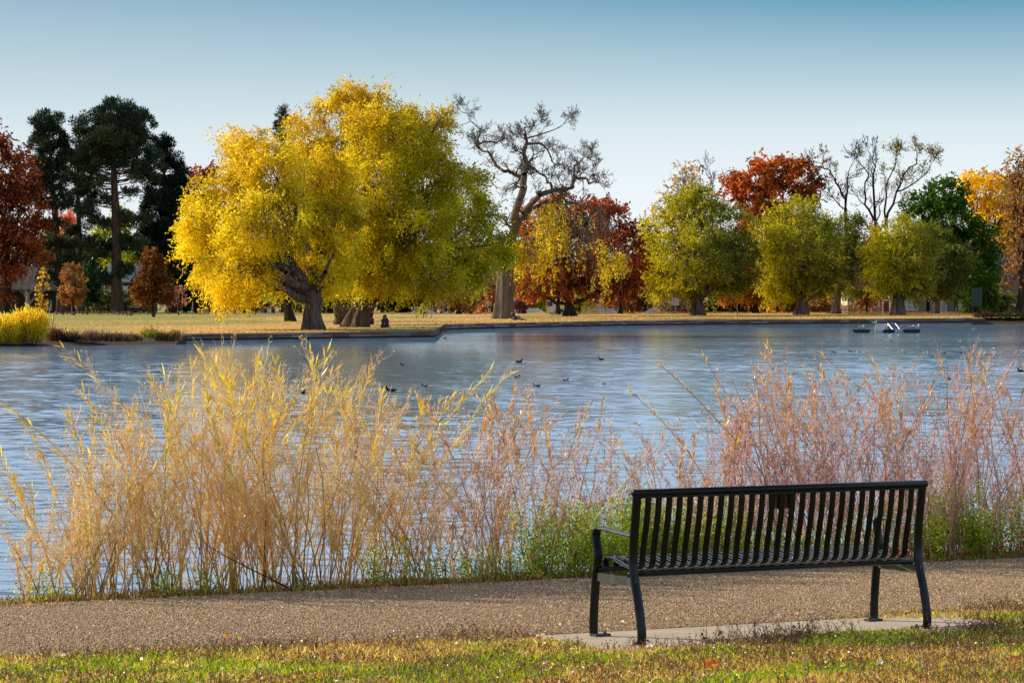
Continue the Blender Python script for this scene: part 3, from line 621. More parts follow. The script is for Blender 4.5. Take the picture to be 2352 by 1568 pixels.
gw('round willow with sunlit yellow left side, in the middle of the shore willows', 1840, 723, [(1830, 500, 60, 45, 0), (1780, 530, 48, 55, 1), (1770, 610, 45, 70, 0), (1840, 580, 80, 80, -4), (1880, 520, 45, 50, 2), (1790, 665, 40, 28, 0), (1880, 640, 45, 45, -2), (1840, 650, 60, 35, 0)], 44000, (1760, 1930, DG), extra=[(1842, 690, 1880, 668, .25), (1838, 690, 1815, 655, .25)])
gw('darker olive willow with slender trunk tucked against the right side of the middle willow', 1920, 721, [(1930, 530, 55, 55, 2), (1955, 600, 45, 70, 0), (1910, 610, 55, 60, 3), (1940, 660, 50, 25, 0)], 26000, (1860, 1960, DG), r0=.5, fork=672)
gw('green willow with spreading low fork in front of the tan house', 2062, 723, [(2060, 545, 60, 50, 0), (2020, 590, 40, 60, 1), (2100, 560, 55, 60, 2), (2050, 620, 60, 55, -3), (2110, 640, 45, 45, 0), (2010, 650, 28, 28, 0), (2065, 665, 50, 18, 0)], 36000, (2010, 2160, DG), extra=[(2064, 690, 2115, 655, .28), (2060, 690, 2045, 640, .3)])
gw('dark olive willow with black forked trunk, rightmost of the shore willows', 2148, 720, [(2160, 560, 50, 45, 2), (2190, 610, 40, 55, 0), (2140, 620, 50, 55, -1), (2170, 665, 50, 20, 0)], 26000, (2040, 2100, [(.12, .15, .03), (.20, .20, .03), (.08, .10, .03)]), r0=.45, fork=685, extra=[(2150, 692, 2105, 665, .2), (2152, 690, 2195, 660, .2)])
broadleaf('maple_tree', 'tall dark green tree rising behind the shore willows on the right', 'tree', 2225, 716, [(2170, 450, 50, 45, 0), (2120, 490, 45, 50, 2), (2190, 510, 60, 60, 0), (2250, 560, 45, 65, 0), (2220, 620, 60, 60, -2), (2265, 640, 40, 60, 0), (2170, 560, 60, 60, 2), (2230, 690, 50, 20, 0)],
    [(2235, 716, .4), (2230, 690, .36), (2225, 650, .3)], 42000, [(.06, .14, .02), (.04, .10, .02), (.10, .19, .02), (.30, .28, .02)], [4, 4, 3, .6], .34, .22, .25, .9, Y=400, limb=.2)
broadleaf('ash_tree', 'bright yellow tree behind the dark green maple near the right edge', 'tree', 2275, 716, [(2260, 440, 45, 45, 0), (2225, 430, 35, 30, 0), (2310, 450, 50, 50, 0), (2340, 480, 40, 60, 0), (2290, 510, 55, 60, 0), (2320, 570, 50, 60, 0)],
    [(2275, 716, .4), (2280, 600, .3)], 20000, ORG, [4, 4, 1], .36, .22, .2, .9, Y=440, limb=.2)
broadleaf('locust_tree', 'thin brownish tree with sparse leaves at the right edge of the far shore', 'tree', 2345, 716, [(2340, 380, 35, 45, 0), (2330, 440, 40, 45, 0), (2370, 460, 60, 60, 0), (2345, 540, 55, 60, 0), (2340, 620, 50, 50, 0), (2375, 400, 40, 60, 0)],
    [(2345, 716, .4), (2350, 600, .3), (2352, 500, .2)], 7500, [(.36, .18, .06), (.46, .26, .06), (.22, .13, .07)], None, .34, .2, .2, .9, Y=385, limb=.14, tw=.04, shell=.2)
broadleaf('oak_tree', 'bright rust red oak rising behind the round shore willows', 'tree', 1770, 716, [(1720, 430, 50, 40, 0), (1780, 400, 60, 40, 0), (1840, 410, 45, 40, 0), (1770, 460, 70, 45, 0), (1860, 450, 32, 40, 0), (1690, 440, 35, 30, 0), (1810, 375, 30, 20, 0), (1760, 520, 60, 40, 0)],
    [(1775, 716, .4), (1772, 600, .35), (1770, 500, .25)], 20000, [(.52, .17, .04), (.40, .12, .035), (.25, .07, .03), (.64, .24, .04)], None, .42, .28, .2, 1.0, Y=440, limb=.2, shell=.3, dens=.7)
broadleaf('elm_tree', 'pale thin tree with few straw coloured leaves behind the leftmost shore willow', 'tree', 1580, 716, [(1575, 400, 38, 45, 0), (1550, 440, 30, 40, 0), (1605, 420, 32, 45, 0), (1530, 480, 30, 30, 0), (1590, 470, 45, 40, 0)],
    [(1582, 716, .35), (1580, 560, .25), (1578, 460, .12)], 2600, [(.55, .42, .2), (.45, .3, .14), (.6, .42, .12)], None, .32, .2, .2, .8, bark=PALEBARK, Y=450, limb=.07, tw=.045, shell=.1, dens=1.5)
broadleaf('ash_tree', 'orange brown leafy tree in the gap between the first two shore willows', 'tree', 1735, 717, [(1725, 580, 40, 60, 0), (1735, 650, 55, 40, 0), (1690, 660, 45, 30, 0)], [(1735, 718, .3), (1735, 660, .25)], 12000, RUS+[(.48, .34, .04)], None, .34, .22, .2, .9, Y=395, limb=.12)
bare('elm_tree', 'slim bare pale tree beside the thin straw coloured one', 1638, 716, [(1638, 716, .25), (1637, 560, .2), (1636, 500, .12)], [([(1636, 500), (1637, 440), (1634, 400)], .12, .05), ([(1636, 490), (1625, 440)], .08, .04), ([(1636, 500), (1650, 440)], .08, .04)], Y=450, bark=PALEBARK, depth=4, rmin=.017, len0=1.2, spread=.4, up=.5, crook=.12)
bare('locust_tree', 'bare tree with a wide forked crown right of the rust red oak', 1945, 716, [(1945, 716, .3), (1945, 560, .24), (1942, 478, .2)], [([(1942, 480), (1930, 430), (1905, 400), (1890, 375)], .16, .06), ([(1942, 478), (1945, 410), (1955, 385)], .14, .05), ([(1940, 480), (1915, 455), (1890, 440)], .1, .05)], Y=440, depth=5, rmin=.017, len0=1.25, spread=.5, up=.3, crook=.13, leaves=(500, [(.30, .28, .06), (.4, .3, .06)], (.25, .14, .2), None))
bare('locust_tree', 'tallest bare tree with wavy upright limbs behind the shore willows', 2008, 716, [(2012, 716, .35), (2012, 600, .3), (2012, 510, .26)], [([(2012, 510), (1985, 470), (1990, 420), (1975, 380)], .18, .06), ([(2010, 505), (2008, 440), (2005, 390), (1998, 365)], .2, .06), ([(1985, 470), (1970, 455)], .08, .05, 3), ([(2012, 510), (2030, 460)], .1, .05, 4)], Y=440, depth=5, rmin=.017, len0=1.2, spread=.45, up=.4, crook=.13)
bare('locust_tree', 'half bare spreading tree with a few olive leaves left of the dark green maple', 2040, 716, [(2045, 716, .3), (2040, 600, .26), (2035, 510, .22)], [([(2035, 510), (2060, 440), (2080, 400), (2100, 370)], .18, .06), ([(2035, 510), (2035, 430), (2055, 380)], .16, .06), ([(2060, 440), (2100, 420), (2130, 390)], .12, .05)], Y=435, depth=5, rmin=.017, len0=1.25, spread=.5, up=.3, crook=.13, leaves=(1500, [(.34, .30, .06), (.48, .34, .06), (.22, .2, .06)], (.26, .15, .25), None))

# ---- conifers
def conifer(label, u, base_v, Y, trunk, whorls, n, pal, name='pine_tree', puff=1.1, flat=.8, lf=(.50, .10), m=RBARK, group='dark pines on the left lawn'):
    """whorls: list of (u,v,ru,rv)"""
    b0 = P(u, base_v, Y); off = Vector(b0); t = thing(name, label, 'tree', off, 0, group); tr, tp = trunk_mesh('trunk', trunk, Y, t, m, off=off, flare=1.3, ridge=.04)
    tz = [p.z for p in tp]; tx = [p.x for p in tp]; leaf = []; jobs = []
    whorls = [(a_, b_, c_*1.16, d_*1.0) for a_, b_, c_, d_ in whorls]; n = int(n*1.5); puff = puff*.95
    areas = np.array([w_[2]*w_[3] for w_ in whorls], float); areas /= areas.sum()
    for wv, ar in zip(whorls, areas):
        c, r_ = blobs3d([wv], Y, off)[0]; r_ = r_*np.array((1, 1, 1)); r_[1] = min(max(r_[0], .8), 4.5)
        mc = max(7, int(6*(r_[0]*r_[1]*r_[2])**(2/3)/puff**2)); d = rvec(mc); cen = c+d*(.35+.65*rng.random((mc, 1))**.5)*r_; cr_ = puff*rng.uniform(.5, 1.1, mc)
        for q in cen:
            zz = q[2]-rng.uniform(.2, .9); xx = np.interp(zz, tz, tx) ; jobs.append((np.array((xx, 0, min(zz, tz[-1]))), q, .07, .025, .07))
        nl = int(n*ar); idx = rng.integers(0, mc, nl); d2 = rvec(nl); rad = rng.random(nl)**.5*cr_[idx]; pos = cen[idx]+d2*rad[:, None]*np.array((1, 1, flat))
        cc = palette(nl, pal, None, .2)*(1+rng.normal(0, .2, mc)[idx][:, None]); leaf.append(leafquads(pos, lf[0]*rng.uniform(.6, 1.2, nl), lf[1], np.clip(cc, .003, .9), d2+np.array((0, 0, .5))))
    (v2, f2), _ = limbset(jobs, 5, 4, .02); link('branches', np_mesh('branches', v2, f2), m, t)
    Vv, Ff, Cc = merge(leaf); link('crown', np_mesh('crown', Vv, Ff, Cc), NEEDLE, t); return t
PG = [(.035, .065, .045), (.055, .09, .05), (.02, .04, .03), (.10, .11, .04)]
conifer('slender dark pine with a domed top left of the tallest pine', 140, 718, 400, [(143, 718, .62), (138, 650, .5), (128, 520, .38), (118, 400, .26), (113, 300, .1)],
    [(112, 285, 32, 28), (108, 325, 42, 32), (125, 350, 35, 28), (112, 375, 36, 22), (95, 400, 25, 16), (135, 400, 28, 20), (112, 425, 32, 18), (98, 460, 30, 16), (140, 465, 26, 18), (110, 510, 34, 14), (150, 560, 30, 14), (100, 600, 40, 14), (120, 560, 25, 10), (112, 640, 30, 14), (170, 600, 25, 12)], 24000, PG)
conifer('tallest dark pine with a broad rounded top on the left lawn', 268, 718, 398, [(270, 718, .72), (268, 640, .6), (266, 500, .5), (262, 400, .36), (258, 300, .15)],
    [(262, 262, 60, 32), (215, 290, 42, 25), (310, 285, 40, 32), (262, 310, 75, 35), (215, 340, 45, 25), (320, 340, 42, 35), (245, 365, 45, 22), (200, 380, 30, 20), (300, 380, 32, 15), (225, 415, 40, 18), (330, 395, 35, 22), (215, 460, 35, 18), (300, 440, 18, 10), (310, 500, 30, 18), (230, 510, 28, 16), (300, 560, 30, 20), (235, 570, 30, 20), (290, 620, 25, 20), (225, 640, 25, 22)], 42000, PG)
conifer('dense black green spruce with a sloping right edge beside the tallest pine', 400, 718, 408, [(395, 718, .5), (388, 600, .4), (380, 450, .25), (372, 330, .08)],
    [(375, 325, 22, 22), (372, 355, 32, 28), (380, 395, 45, 30), (375, 430, 50, 30), (385, 465, 52, 32), (375, 500, 50, 32), (390, 540, 55, 35), (380, 580, 55, 30), (395, 620, 58, 32), (410, 660, 50, 30), (345, 640, 35, 40), (335, 560, 30, 40), (415, 420, 22, 14), (425, 690, 40, 20)], 46000, [(.012, .026, .024), (.02, .035, .028), (.03, .05, .03)], 'spruce_tree', 1.0)
conifer('lean pine with bare lower trunk between the two domed pines', 182, 719, 412, [(184, 719, .45), (182, 600, .38), (180, 480, .28), (178, 380, .12)], [(182, 350, 26, 24), (175, 385, 28, 22), (190, 420, 26, 18), (170, 445, 22, 14), (195, 480, 24, 14), (175, 530, 20, 12), (205, 560, 26, 14), (195, 610, 24, 18)], 12000, PG)
conifer('narrow grey green spruce top poking up behind the great willows', 650, 716, 430, [(650, 716, .4), (650, 500, .3), (650, 250, .06)], [(650, 252, 10, 10), (650, 268, 16, 12), (650, 288, 20, 12), (650, 310, 22, 14), (650, 345, 26, 18)], 2600, [(.06, .08, .07), (.09, .10, .07)], 'spruce_tree', .6, group=None)
# ---- left side broadleaves
broadleaf('oak_tree', 'dark red oak filling the left edge of the far shore', 'tree', 20, 720, [(-10, 330, 26, 55, 0), (25, 400, 55, 50, 0), (60, 450, 40, 55, 2), (10, 480, 50, 60, 0), (50, 540, 55, 50, 0), (0, 560, 50, 60, 0), (75, 590, 35, 25, -1), (20, 620, 50, 30, 0), (-60, 450, 60, 120, 0), (95, 500, 22, 25, 0), (0, 660, 40, 22, 0)],
    [(15, 722, .45), (15, 660, .4), (18, 560, .3)], 36000, [(.20, .05, .03), (.30, .07, .03), (.50, .16, .03), (.11, .035, .025)], [4, 4, 3, 2], .34, .22, .2, 1.0, Y=392, limb=.18, shell=.2, dens=.85)
broadleaf('maple_tree', 'red maple behind the spruce beside the great willows', 'tree', 465, 716, [(470, 390, 28, 30, 0), (450, 440, 35, 40, 0), (480, 480, 35, 50, 0), (440, 560, 35, 50, 0)], [(465, 716, .35), (465, 560, .25)], 9000, [(.34, .07, .04), (.24, .04, .03), (.45, .12, .04)], None, .36, .24, .2, .9, Y=440, limb=.15, shell=.3)
broadleaf('oak_tree', 'young rust brown oak with a straight thin trunk on the left lawn', 'tree', 353, 728, [(345, 585, 14, 20, 0), (348, 620, 32, 28, 0), (340, 660, 42, 28, 0), (372, 660, 28, 30, 0), (350, 685, 40, 14, 0)], [(353, 728, .16), (351, 705, .13), (350, 670, .1)], 12000, [(.20, .08, .025), (.14, .055, .02), (.30, .13, .03)], None, .26, .16, .2, .55, .02, limb=.06, flare=1.1)
broadleaf('maple_tree', 'young orange and green maple with a staked trunk left of the small dark tree', 'tree', 169, 724, [(172, 640, 20, 28, 0), (165, 670, 26, 24, 0), (160, 625, 12, 20, 0), (168, 690, 22, 10, 0)], [(169, 724, .1), (168, 705, .09), (168, 670, .06)], 4200, [(.42, .15, .05), (.22, .18, .05), (.46, .22, .05), (.3, .09, .05)], None, .24, .16, .2, .5, .02, limb=.05, flare=1.1)
broadleaf('linden_tree', 'young dark green tree with a narrow crown on the left lawn', 'tree', 201, 722, [(201, 635, 20, 26, 0), (201, 665, 24, 24, 0), (201, 685, 20, 12, 0)], [(201, 722, .11), (201, 705, .1), (201, 670, .06)], 6500, [(.025, .06, .025), (.015, .04, .02), (.04, .08, .03)], None, .24, .16, .2, .5, .02, limb=.05, flare=1.1)
bare('crabapple_tree', 'small bare grey tree left of the yellow sapling', 69, 729, [(69, 729, .12), (69, 712, .1), (69, 700, .09)], [([(69, 700), (60, 680), (55, 660)], .06, .03), ([(69, 700), (70, 675), (72, 650)], .06, .03), ([(69, 700), (80, 682), (88, 665)], .06, .03)], depth=3, bark=PALEBARK, rmin=.016, len0=1.1, spread=.35, up=.5, crook=.12, flare=1.1)
broadleaf('aspen_tree', 'thin sapling with bright yellow leaves behind the yellow shore willow', 'tree', 97, 728, [(92, 625, 7, 10, 0), (98, 645, 9, 16, 0), (92, 665, 10, 14, 0), (98, 690, 10, 16, 0), (97, 712, 12, 12, 0)], [(98, 728, .06), (98, 700, .05), (97, 650, .03)], 620, [(.8, .5, .03), (.75, .4, .04), (.6, .5, .05)], None, .28, .2, .2, .4, .015, limb=.03, flare=1)
broadleaf('crabapple_tree', 'small purple brown tree right of the rust brown oak', 'tree', 410, 724, [(408, 675, 16, 16, 0), (412, 690, 14, 12, 0)], [(410, 724, .07), (410, 700, .05)], 700, [(.3, .12, .10), (.4, .2, .14)], None, .22, .14, .2, .5, .02, limb=.03, flare=1)
broadleaf('locust_tree', 'young tree with orange leaves between the two far walkers', 'tree', 585, 722, [(600, 668, 14, 16, 0), (590, 680, 10, 8, 0)], [(587, 722, .06), (588, 690, .05)], 700, ORG, None, .24, .16, .2, .5, .02, limb=.03, flare=1)
broadleaf('oak_tree', 'brown leaved small tree with twisted trunk left of the cottonwood', 'tree', 1050, 722, [(1020, 690, 22, 14, 0), (1070, 695, 25, 14, 0), (1045, 670, 35, 14, 0), (1085, 680, 18, 14, 0)], [(1055, 722, .22), (1052, 700, .2), (1048, 685, .15)], 3600, [(.44, .22, .08), (.34, .16, .06), (.5, .28, .1)], None, .3, .2, .2, .6, Y=382, limb=.1)
broadleaf('oak_tree', 'small rusty tree with a short trunk right of the leaning willow trunk', 'tree', 972, 722, [(970, 690, 22, 12, 0), (965, 675, 24, 14, 0)], [(973, 722, .22), (972, 700, .2)], 1500, RUS, None, .3, .2, .2, .6, Y=386, limb=.08)
for (u, v, r0, lab) in [(1282, 724, .26, 'dark slender trunk tree with orange leaves just left of the oak trunk'), (1200, 722, .38, 'forked dark tree between the cottonwood and the white truck'), (1425, 722, .22, 'small dark tree with green yellow leaves right of the octagonal sign')]:
    broadleaf('elm_tree', lab, 'tree', u, v, [(u-12, 655, 26, 18, 0), (u+18, 650, 28, 20, 0), (u, 640, 30, 20, 3)], [(u, v, r0), (u, 700, r0*.8), (u+2, 670, r0*.6)], 2600, [(.5, .2, .03), (.55, .42, .04), (.2, .22, .03)], None, .3, .2, .3, .7, Y=388, limb=.1)
broadleaf('oak_tree', 'broad tree just beyond the left edge of the photo shading the left lawn', 'tree', -420, 742, [(-420, 560, 150, 90, 0), (-330, 620, 110, 70, 0), (-520, 620, 110, 70, 0)], [(-420, 742, .6), (-420, 650, .5)], 26000, [(.3, .14, .03), (.4, .2, .04)], None, .5, .34, .2, 1.1, limb=.2)
# ---- background belt of bushes and garden trees
belt = [(-30, 690, 50, 30, 'dg'), (30, 655, 40, 30, 'dg'), (130, 640, 50, 45, 'ol'), (230, 600, 60, 60, 'ol'), (270, 540, 60, 70, 'yg'), (330, 600, 50, 60, 'yg'), (120, 560, 50, 60, 'ol'), (150, 520, 30, 40, 'pk'), (250, 690, 60, 25, 'ol'), (450, 670, 45, 40, 'dg'),
        (560, 680, 60, 35, 'br'), (610, 640, 50, 60, 'gd'), (690, 670, 60, 40, 'ol'), (760, 690, 50, 28, 'dg'), (920, 690, 60, 28, 'dg'), (1000, 680, 60, 35, 'dg'), (1100, 690, 40, 28, 'dg'), (1080, 640, 50, 50, 'ol'), (1130, 670, 40, 40, 'br'),
        (1215, 690, 40, 25, 'gd'), (1260, 680, 40, 30, 'yg'), (1330, 685, 40, 22, 'yg'), (1410, 690, 40, 30, 'yg'), (1450, 670, 50, 40, 'br'), (1500, 690, 45, 30, 'gr'), (1545, 695, 45, 28, 'gr'), (1570, 700, 22, 20, 'gd'), (1490, 560, 40, 70, 'gr'), (1660, 700, 40, 20, 'dg'), (1655, 685, 24, 22, 'ol'), (1710, 700, 30, 18, 'dg'), (1760, 690, 40, 25, 'br'), (1785, 680, 32, 24, 'gd'), (1800, 705, 25, 14, 'rd'),
        (1880, 700, 40, 20, 'br'), (1900, 660, 60, 50, 'rd'), (2000, 600, 60, 90, 'br'), (2100, 600, 90, 80, 'ol'), (1960, 640, 50, 60, 'dg'), (2290, 690, 50, 28, 'ol'), (2310, 640, 40, 50, 'br'), (2345, 660, 26, 40, 'rd'), (2250, 715, 30, 10, 'dg'), (1480, 640, 40, 50, 'rd'), (1620, 600, 60, 90, 'ol'), (1850, 600, 60, 90, 'br'), (880, 620, 60, 60, 'ol'), (490, 600, 50, 60, 'dg'), (2400, 680, 60, 40, 'dg'), (1700, 655, 45, 40, 'br'), (1745, 610, 36, 55, 'ol'), (1990, 668, 36, 30, 'br'), (1830, 690, 40, 24, 'ol'), (1560, 660, 40, 40, 'br'), (1130, 610, 36, 50, 'ol')]
BP = dict(dg=[(.015, .03, .018), (.03, .05, .02), (.01, .02, .015)], ol=[(.10, .11, .03), (.16, .14, .03), (.05, .07, .02)], yg=[(.34, .32, .03), (.2, .24, .03)], pk=[(.5, .18, .14), (.4, .16, .08)], br=[(.26, .12, .05), (.16, .08, .04), (.36, .2, .07)], gd=[(.6, .38, .03), (.4, .28, .04), (.24, .18, .04)], gr=[(.22, .16, .12), (.14, .11, .08), (.34, .24, .12)], rd=[(.30, .06, .03), (.44, .13, .03), (.18, .04, .03)])
BN = dict(dg=('dark evergreen bush', 'yew_bush'), ol=('olive green tree', 'garden_tree'), yg=('yellow green garden tree', 'garden_tree'), pk=('pinkish red tree', 'garden_tree'), br=('brown leaved tree', 'garden_tree'), gd=('golden leaved bush', 'golden_bush'), gr=('grey brown twiggy bush', 'twiggy_bush'), rd=('red leaved tree', 'garden_tree'))
def near_what(u):
    marks = [(-100, 'at the far left edge'), (60, 'behind the red oak on the left'), (150, 'behind the slender pine'), (230, 'left of the tallest pine'), (290, 'right of the tallest pine trunk'), (400, 'behind the spruce'), (520, 'behind the two joggers'), (620, 'behind the two walkers'), (720, 'behind the left great willow trunk'), (860, 'behind the right great willow trunk'), (960, 'right of the leaning great willow trunk'), (1060, 'left of the cottonwood'), (1160, 'behind the cottonwood trunk'), (1230, 'left of the white truck'), (1320, 'behind the white truck'), (1410, 'beside the octagonal sign'), (1490, 'left of the leftmost shore willow'), (1580, 'behind the leftmost shore willow trunk'), (1680, 'right of the leftmost shore willow trunk'), (1770, 'between the first and middle shore willows'), (1870, 'behind the middle shore willow'), (1960, 'beside the cream house'), (2060, 'behind the willow by the tan house'), (2160, 'above the brick house'), (2260, 'by the dark board'), (2330, 'near the right edge'), (2420, 'at the far right edge')]
    return min(marks, key=lambda m: abs(m[0]-u))[1]
seen = {}
for k, (u, v, ru, rv, kd) in enumerate(belt):
    low = v > 665; Y = (407 if low else 455)+random.uniform(-3, 8)
    zb = 722.5; lab = f'{BN[kd][0]} {"low down " if low else "rising high "}{near_what(u)}'
    if lab in seen: lab = lab.replace(' low down ', ' second and smaller, low down ').replace(' rising high ', ' second and smaller, rising high ')
    seen[lab] = 1
    broadleaf(BN[kd][1], lab, 'bush' if 'bush' in BN[kd][0] else 'tree', u, zb, [(u-ru*.4, v+rv*.2, ru*.6, rv*.8, 0), (u+ru*.4, v+rv*.15, ru*.6, rv*.75, 1), (u, v-rv*.35, ru*.55, rv*.65, 0)], [(u, zb, .14), (u+1, (zb+v)/2, .12), (u, v, .1)],
              int(ru*rv*(1.5 if kd != 'gr' else .8))+500, [tuple(min(.85, c_*(1.5 if kd != 'dg' else 1.25)) for c_ in q_) for q_ in BP[kd]], None, .42, .24, .2, .8, .05, Y=Y, limb=.08, dens=1.1, shell=.15, bark=PALEBARK if kd == 'gr' else DBARK)
# distant wood closing the view behind the houses
nl = 60000; X = rng.uniform(-180, 220, nl); t = rng.random(nl)**.8; hh = (5+7*fbm(X*.05, X*0+2.)+3*fbm(X*.3, X*0+5)); zz = ZL-.9+t*hh
pos = np.stack([X, 520+rng.uniform(-6, 6, nl)+2*np.sin(X), zz], 1)
tone = fbm(X*.08, zz*.15+4); cA = palette(nl, [(.06, .07, .03), (.12, .10, .04), (.20, .12, .05)]); cB = palette(nl, [(.26, .12, .06), (.3, .2, .1), (.2, .16, .1)])
vv, ff, cc = leafquads(pos, .9, .55, np.where(tone[:, None] > .52, cB, cA)); tag(link('distant_wood', np_mesh('distant_wood', vv, ff, cc), LEAF), 'dim brown and green wood far behind the houses', 'trees', kind='stuff')

# ------------------------------------------------------------------ far shore plants
def tuft_plant(name, label, cat, u, v, Y, wpx, hpx, n, pal, L0=.8, W0=.05, zbase=None, parent_group=None, lean=.35, stems=60):
    b0 = P(u, v, Y); 
    if zbase is not None: b0.z = zbase
    t = thing(name, label, cat, b0, 0, parent_group); wm, hm = wpx*Y/FPX, hpx*Y/FPX
    a = rng.uniform(0, 6.28, stems); r_ = rng.random(stems)**.5*wm*.35; x0 = np.stack([r_*np.cos(a), r_*np.sin(a)*.8, np.zeros(stems)], 1)
    h_ = hm*rng.uniform(.6, 1.0, stems)*(1-.25*(r_/(wm*.35))**2); x1 = x0*1.5+rng.normal(0, lean*.3, (stems, 3)); x1[:, 2] = h_
    tt = np.linspace(0, 1, 4)[None, :, None]; Pn = x0[:, None]*(1-tt)+x1[:, None]*tt; Pn[:, :, 2] = h_[:, None]*np.linspace(0, 1, 4)[None]
    v1, f1 = tubes(Pn, np.tile(np.linspace(.02, .008, 4), (stems, 1)), 3); link('stems', np_mesh('stems', v1, f1), PALEBARK, t)
    i_ = rng.integers(0, stems, n); s_ = rng.random(n)**.6; pos = x0[i_]*(1-s_[:, None])+x1[i_]*s_[:, None]; pos[:, 2] = h_[i_]*s_; pos += rng.normal(0, .13, (n, 3)); pos[:, 2] = np.abs(pos[:, 2])
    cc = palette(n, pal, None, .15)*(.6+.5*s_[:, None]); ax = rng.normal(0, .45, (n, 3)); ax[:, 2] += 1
    vv, ff, c2 = leafquads(pos, L0*rng.uniform(.4, 1, n), W0, np.clip(cc, 0, .95), ax); link('foliage', np_mesh('foliage', vv, ff, c2), LEAF, t); return t
YW = [(.85, .62, .02), (.80, .50, .02), (.75, .62, .04)]
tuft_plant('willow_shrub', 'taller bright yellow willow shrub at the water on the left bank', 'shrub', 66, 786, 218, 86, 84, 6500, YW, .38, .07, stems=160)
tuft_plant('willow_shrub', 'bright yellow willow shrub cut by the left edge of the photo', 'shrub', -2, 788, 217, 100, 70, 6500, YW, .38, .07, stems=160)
for (u, wd, ht, lab, pl) in [(130, 50, 40, 'red brown weed clump right of the yellow shore willow', [(.16, .05, .03), (.2, .12, .06)]), (205, 40, 26, 'dry mauve weed clump on the left bank', [(.22, .12, .09), (.3, .2, .13)]), (232, 34, 24, 'dry mauve grass clump beside the cut bank', [(.26, .15, .10), (.34, .22, .13)]), (345, 60, 22, 'round golden green tussock on the left bank', [(.4, .3, .04), (.28, .24, .04)]), (398, 26, 26, 'straw coloured tussock against the wall end', [(.36, .24, .08), (.2, .12, .05)]), (262, 46, 16, 'thin brown weeds at the foot of the cut bank', [(.14, .08, .05), (.2, .13, .08)]), (300, 50, 14, 'low brown weeds in the middle of the left bank', [(.12, .07, .04), (.24, .16, .09)]), (375, 40, 18, 'brown weeds just right of the round tussock', [(.12, .07, .04), (.24, .16, .09)]), (165, 50, 22, 'low dark weed clump at the waterline', [(.08, .05, .03), (.14, .09, .05)])]:
    tuft_plant('weed_clump', lab, 'weeds', u, 786, 221, wd*.9, ht*.72, 1000, pl, .4, .05, zbase=-1.62 if u != 345 else -1.4, stems=50)
for (u, wd, ht, lab, pl) in [(2262, 50, 26, 'dark brown brush at the right end of the long wall', [(.06, .03, .02), (.1, .06, .03)]), (2310, 70, 26, 'dark green brush at the water near the right edge', [(.03, .05, .02), (.07, .07, .03)]), (2365, 80, 30, 'dark brown brush at the right edge of the far shore', [(.05, .03, .02), (.04, .05, .02)]), (2300, 60, 16, 'low reddish brush left of the right edge', [(.12, .05, .03), (.08, .06, .03)])]:
    tuft_plant('brush_clump', lab, 'brush', u, 742, 341, wd, ht, 2200, pl, .5, .08, zbase=-1.8, stems=60)
# fallen leaves and tussocks on the far lawn
nl = 24000; X = rng.uniform(-62, 66, nl); S0 = np.interp(X, sxs, sys_); Y = S0+10**rng.uniform(.0, 2.1, nl); Y = np.where(rng.random(nl) < .4, S0+rng.uniform(.3, 130, nl), Y); Y = np.minimum(Y, 401)
keep = (fbm(X*.12, Y*.05) > .36) & ~((X < XW0) & (Y < S0+10)); X, Y = X[keep], Y[keep]; nl = len(X)
vv, ff, cc = leafquads(np.stack([X, Y, ZL+rng.uniform(.02, .07, nl)], 1), .12, .08, np.clip(palette(nl, [(.6, .35, .08), (.7, .45, .06), (.45, .2, .06), (.5, .36, .2)], None, .2), 0, .95))
tag(link('fallen_leaf_litter', np_mesh('fallen_leaf_litter', vv, ff, cc), LEAF), 'orange and yellow fallen leaves scattered over the far lawn', 'leaves', kind='stuff')

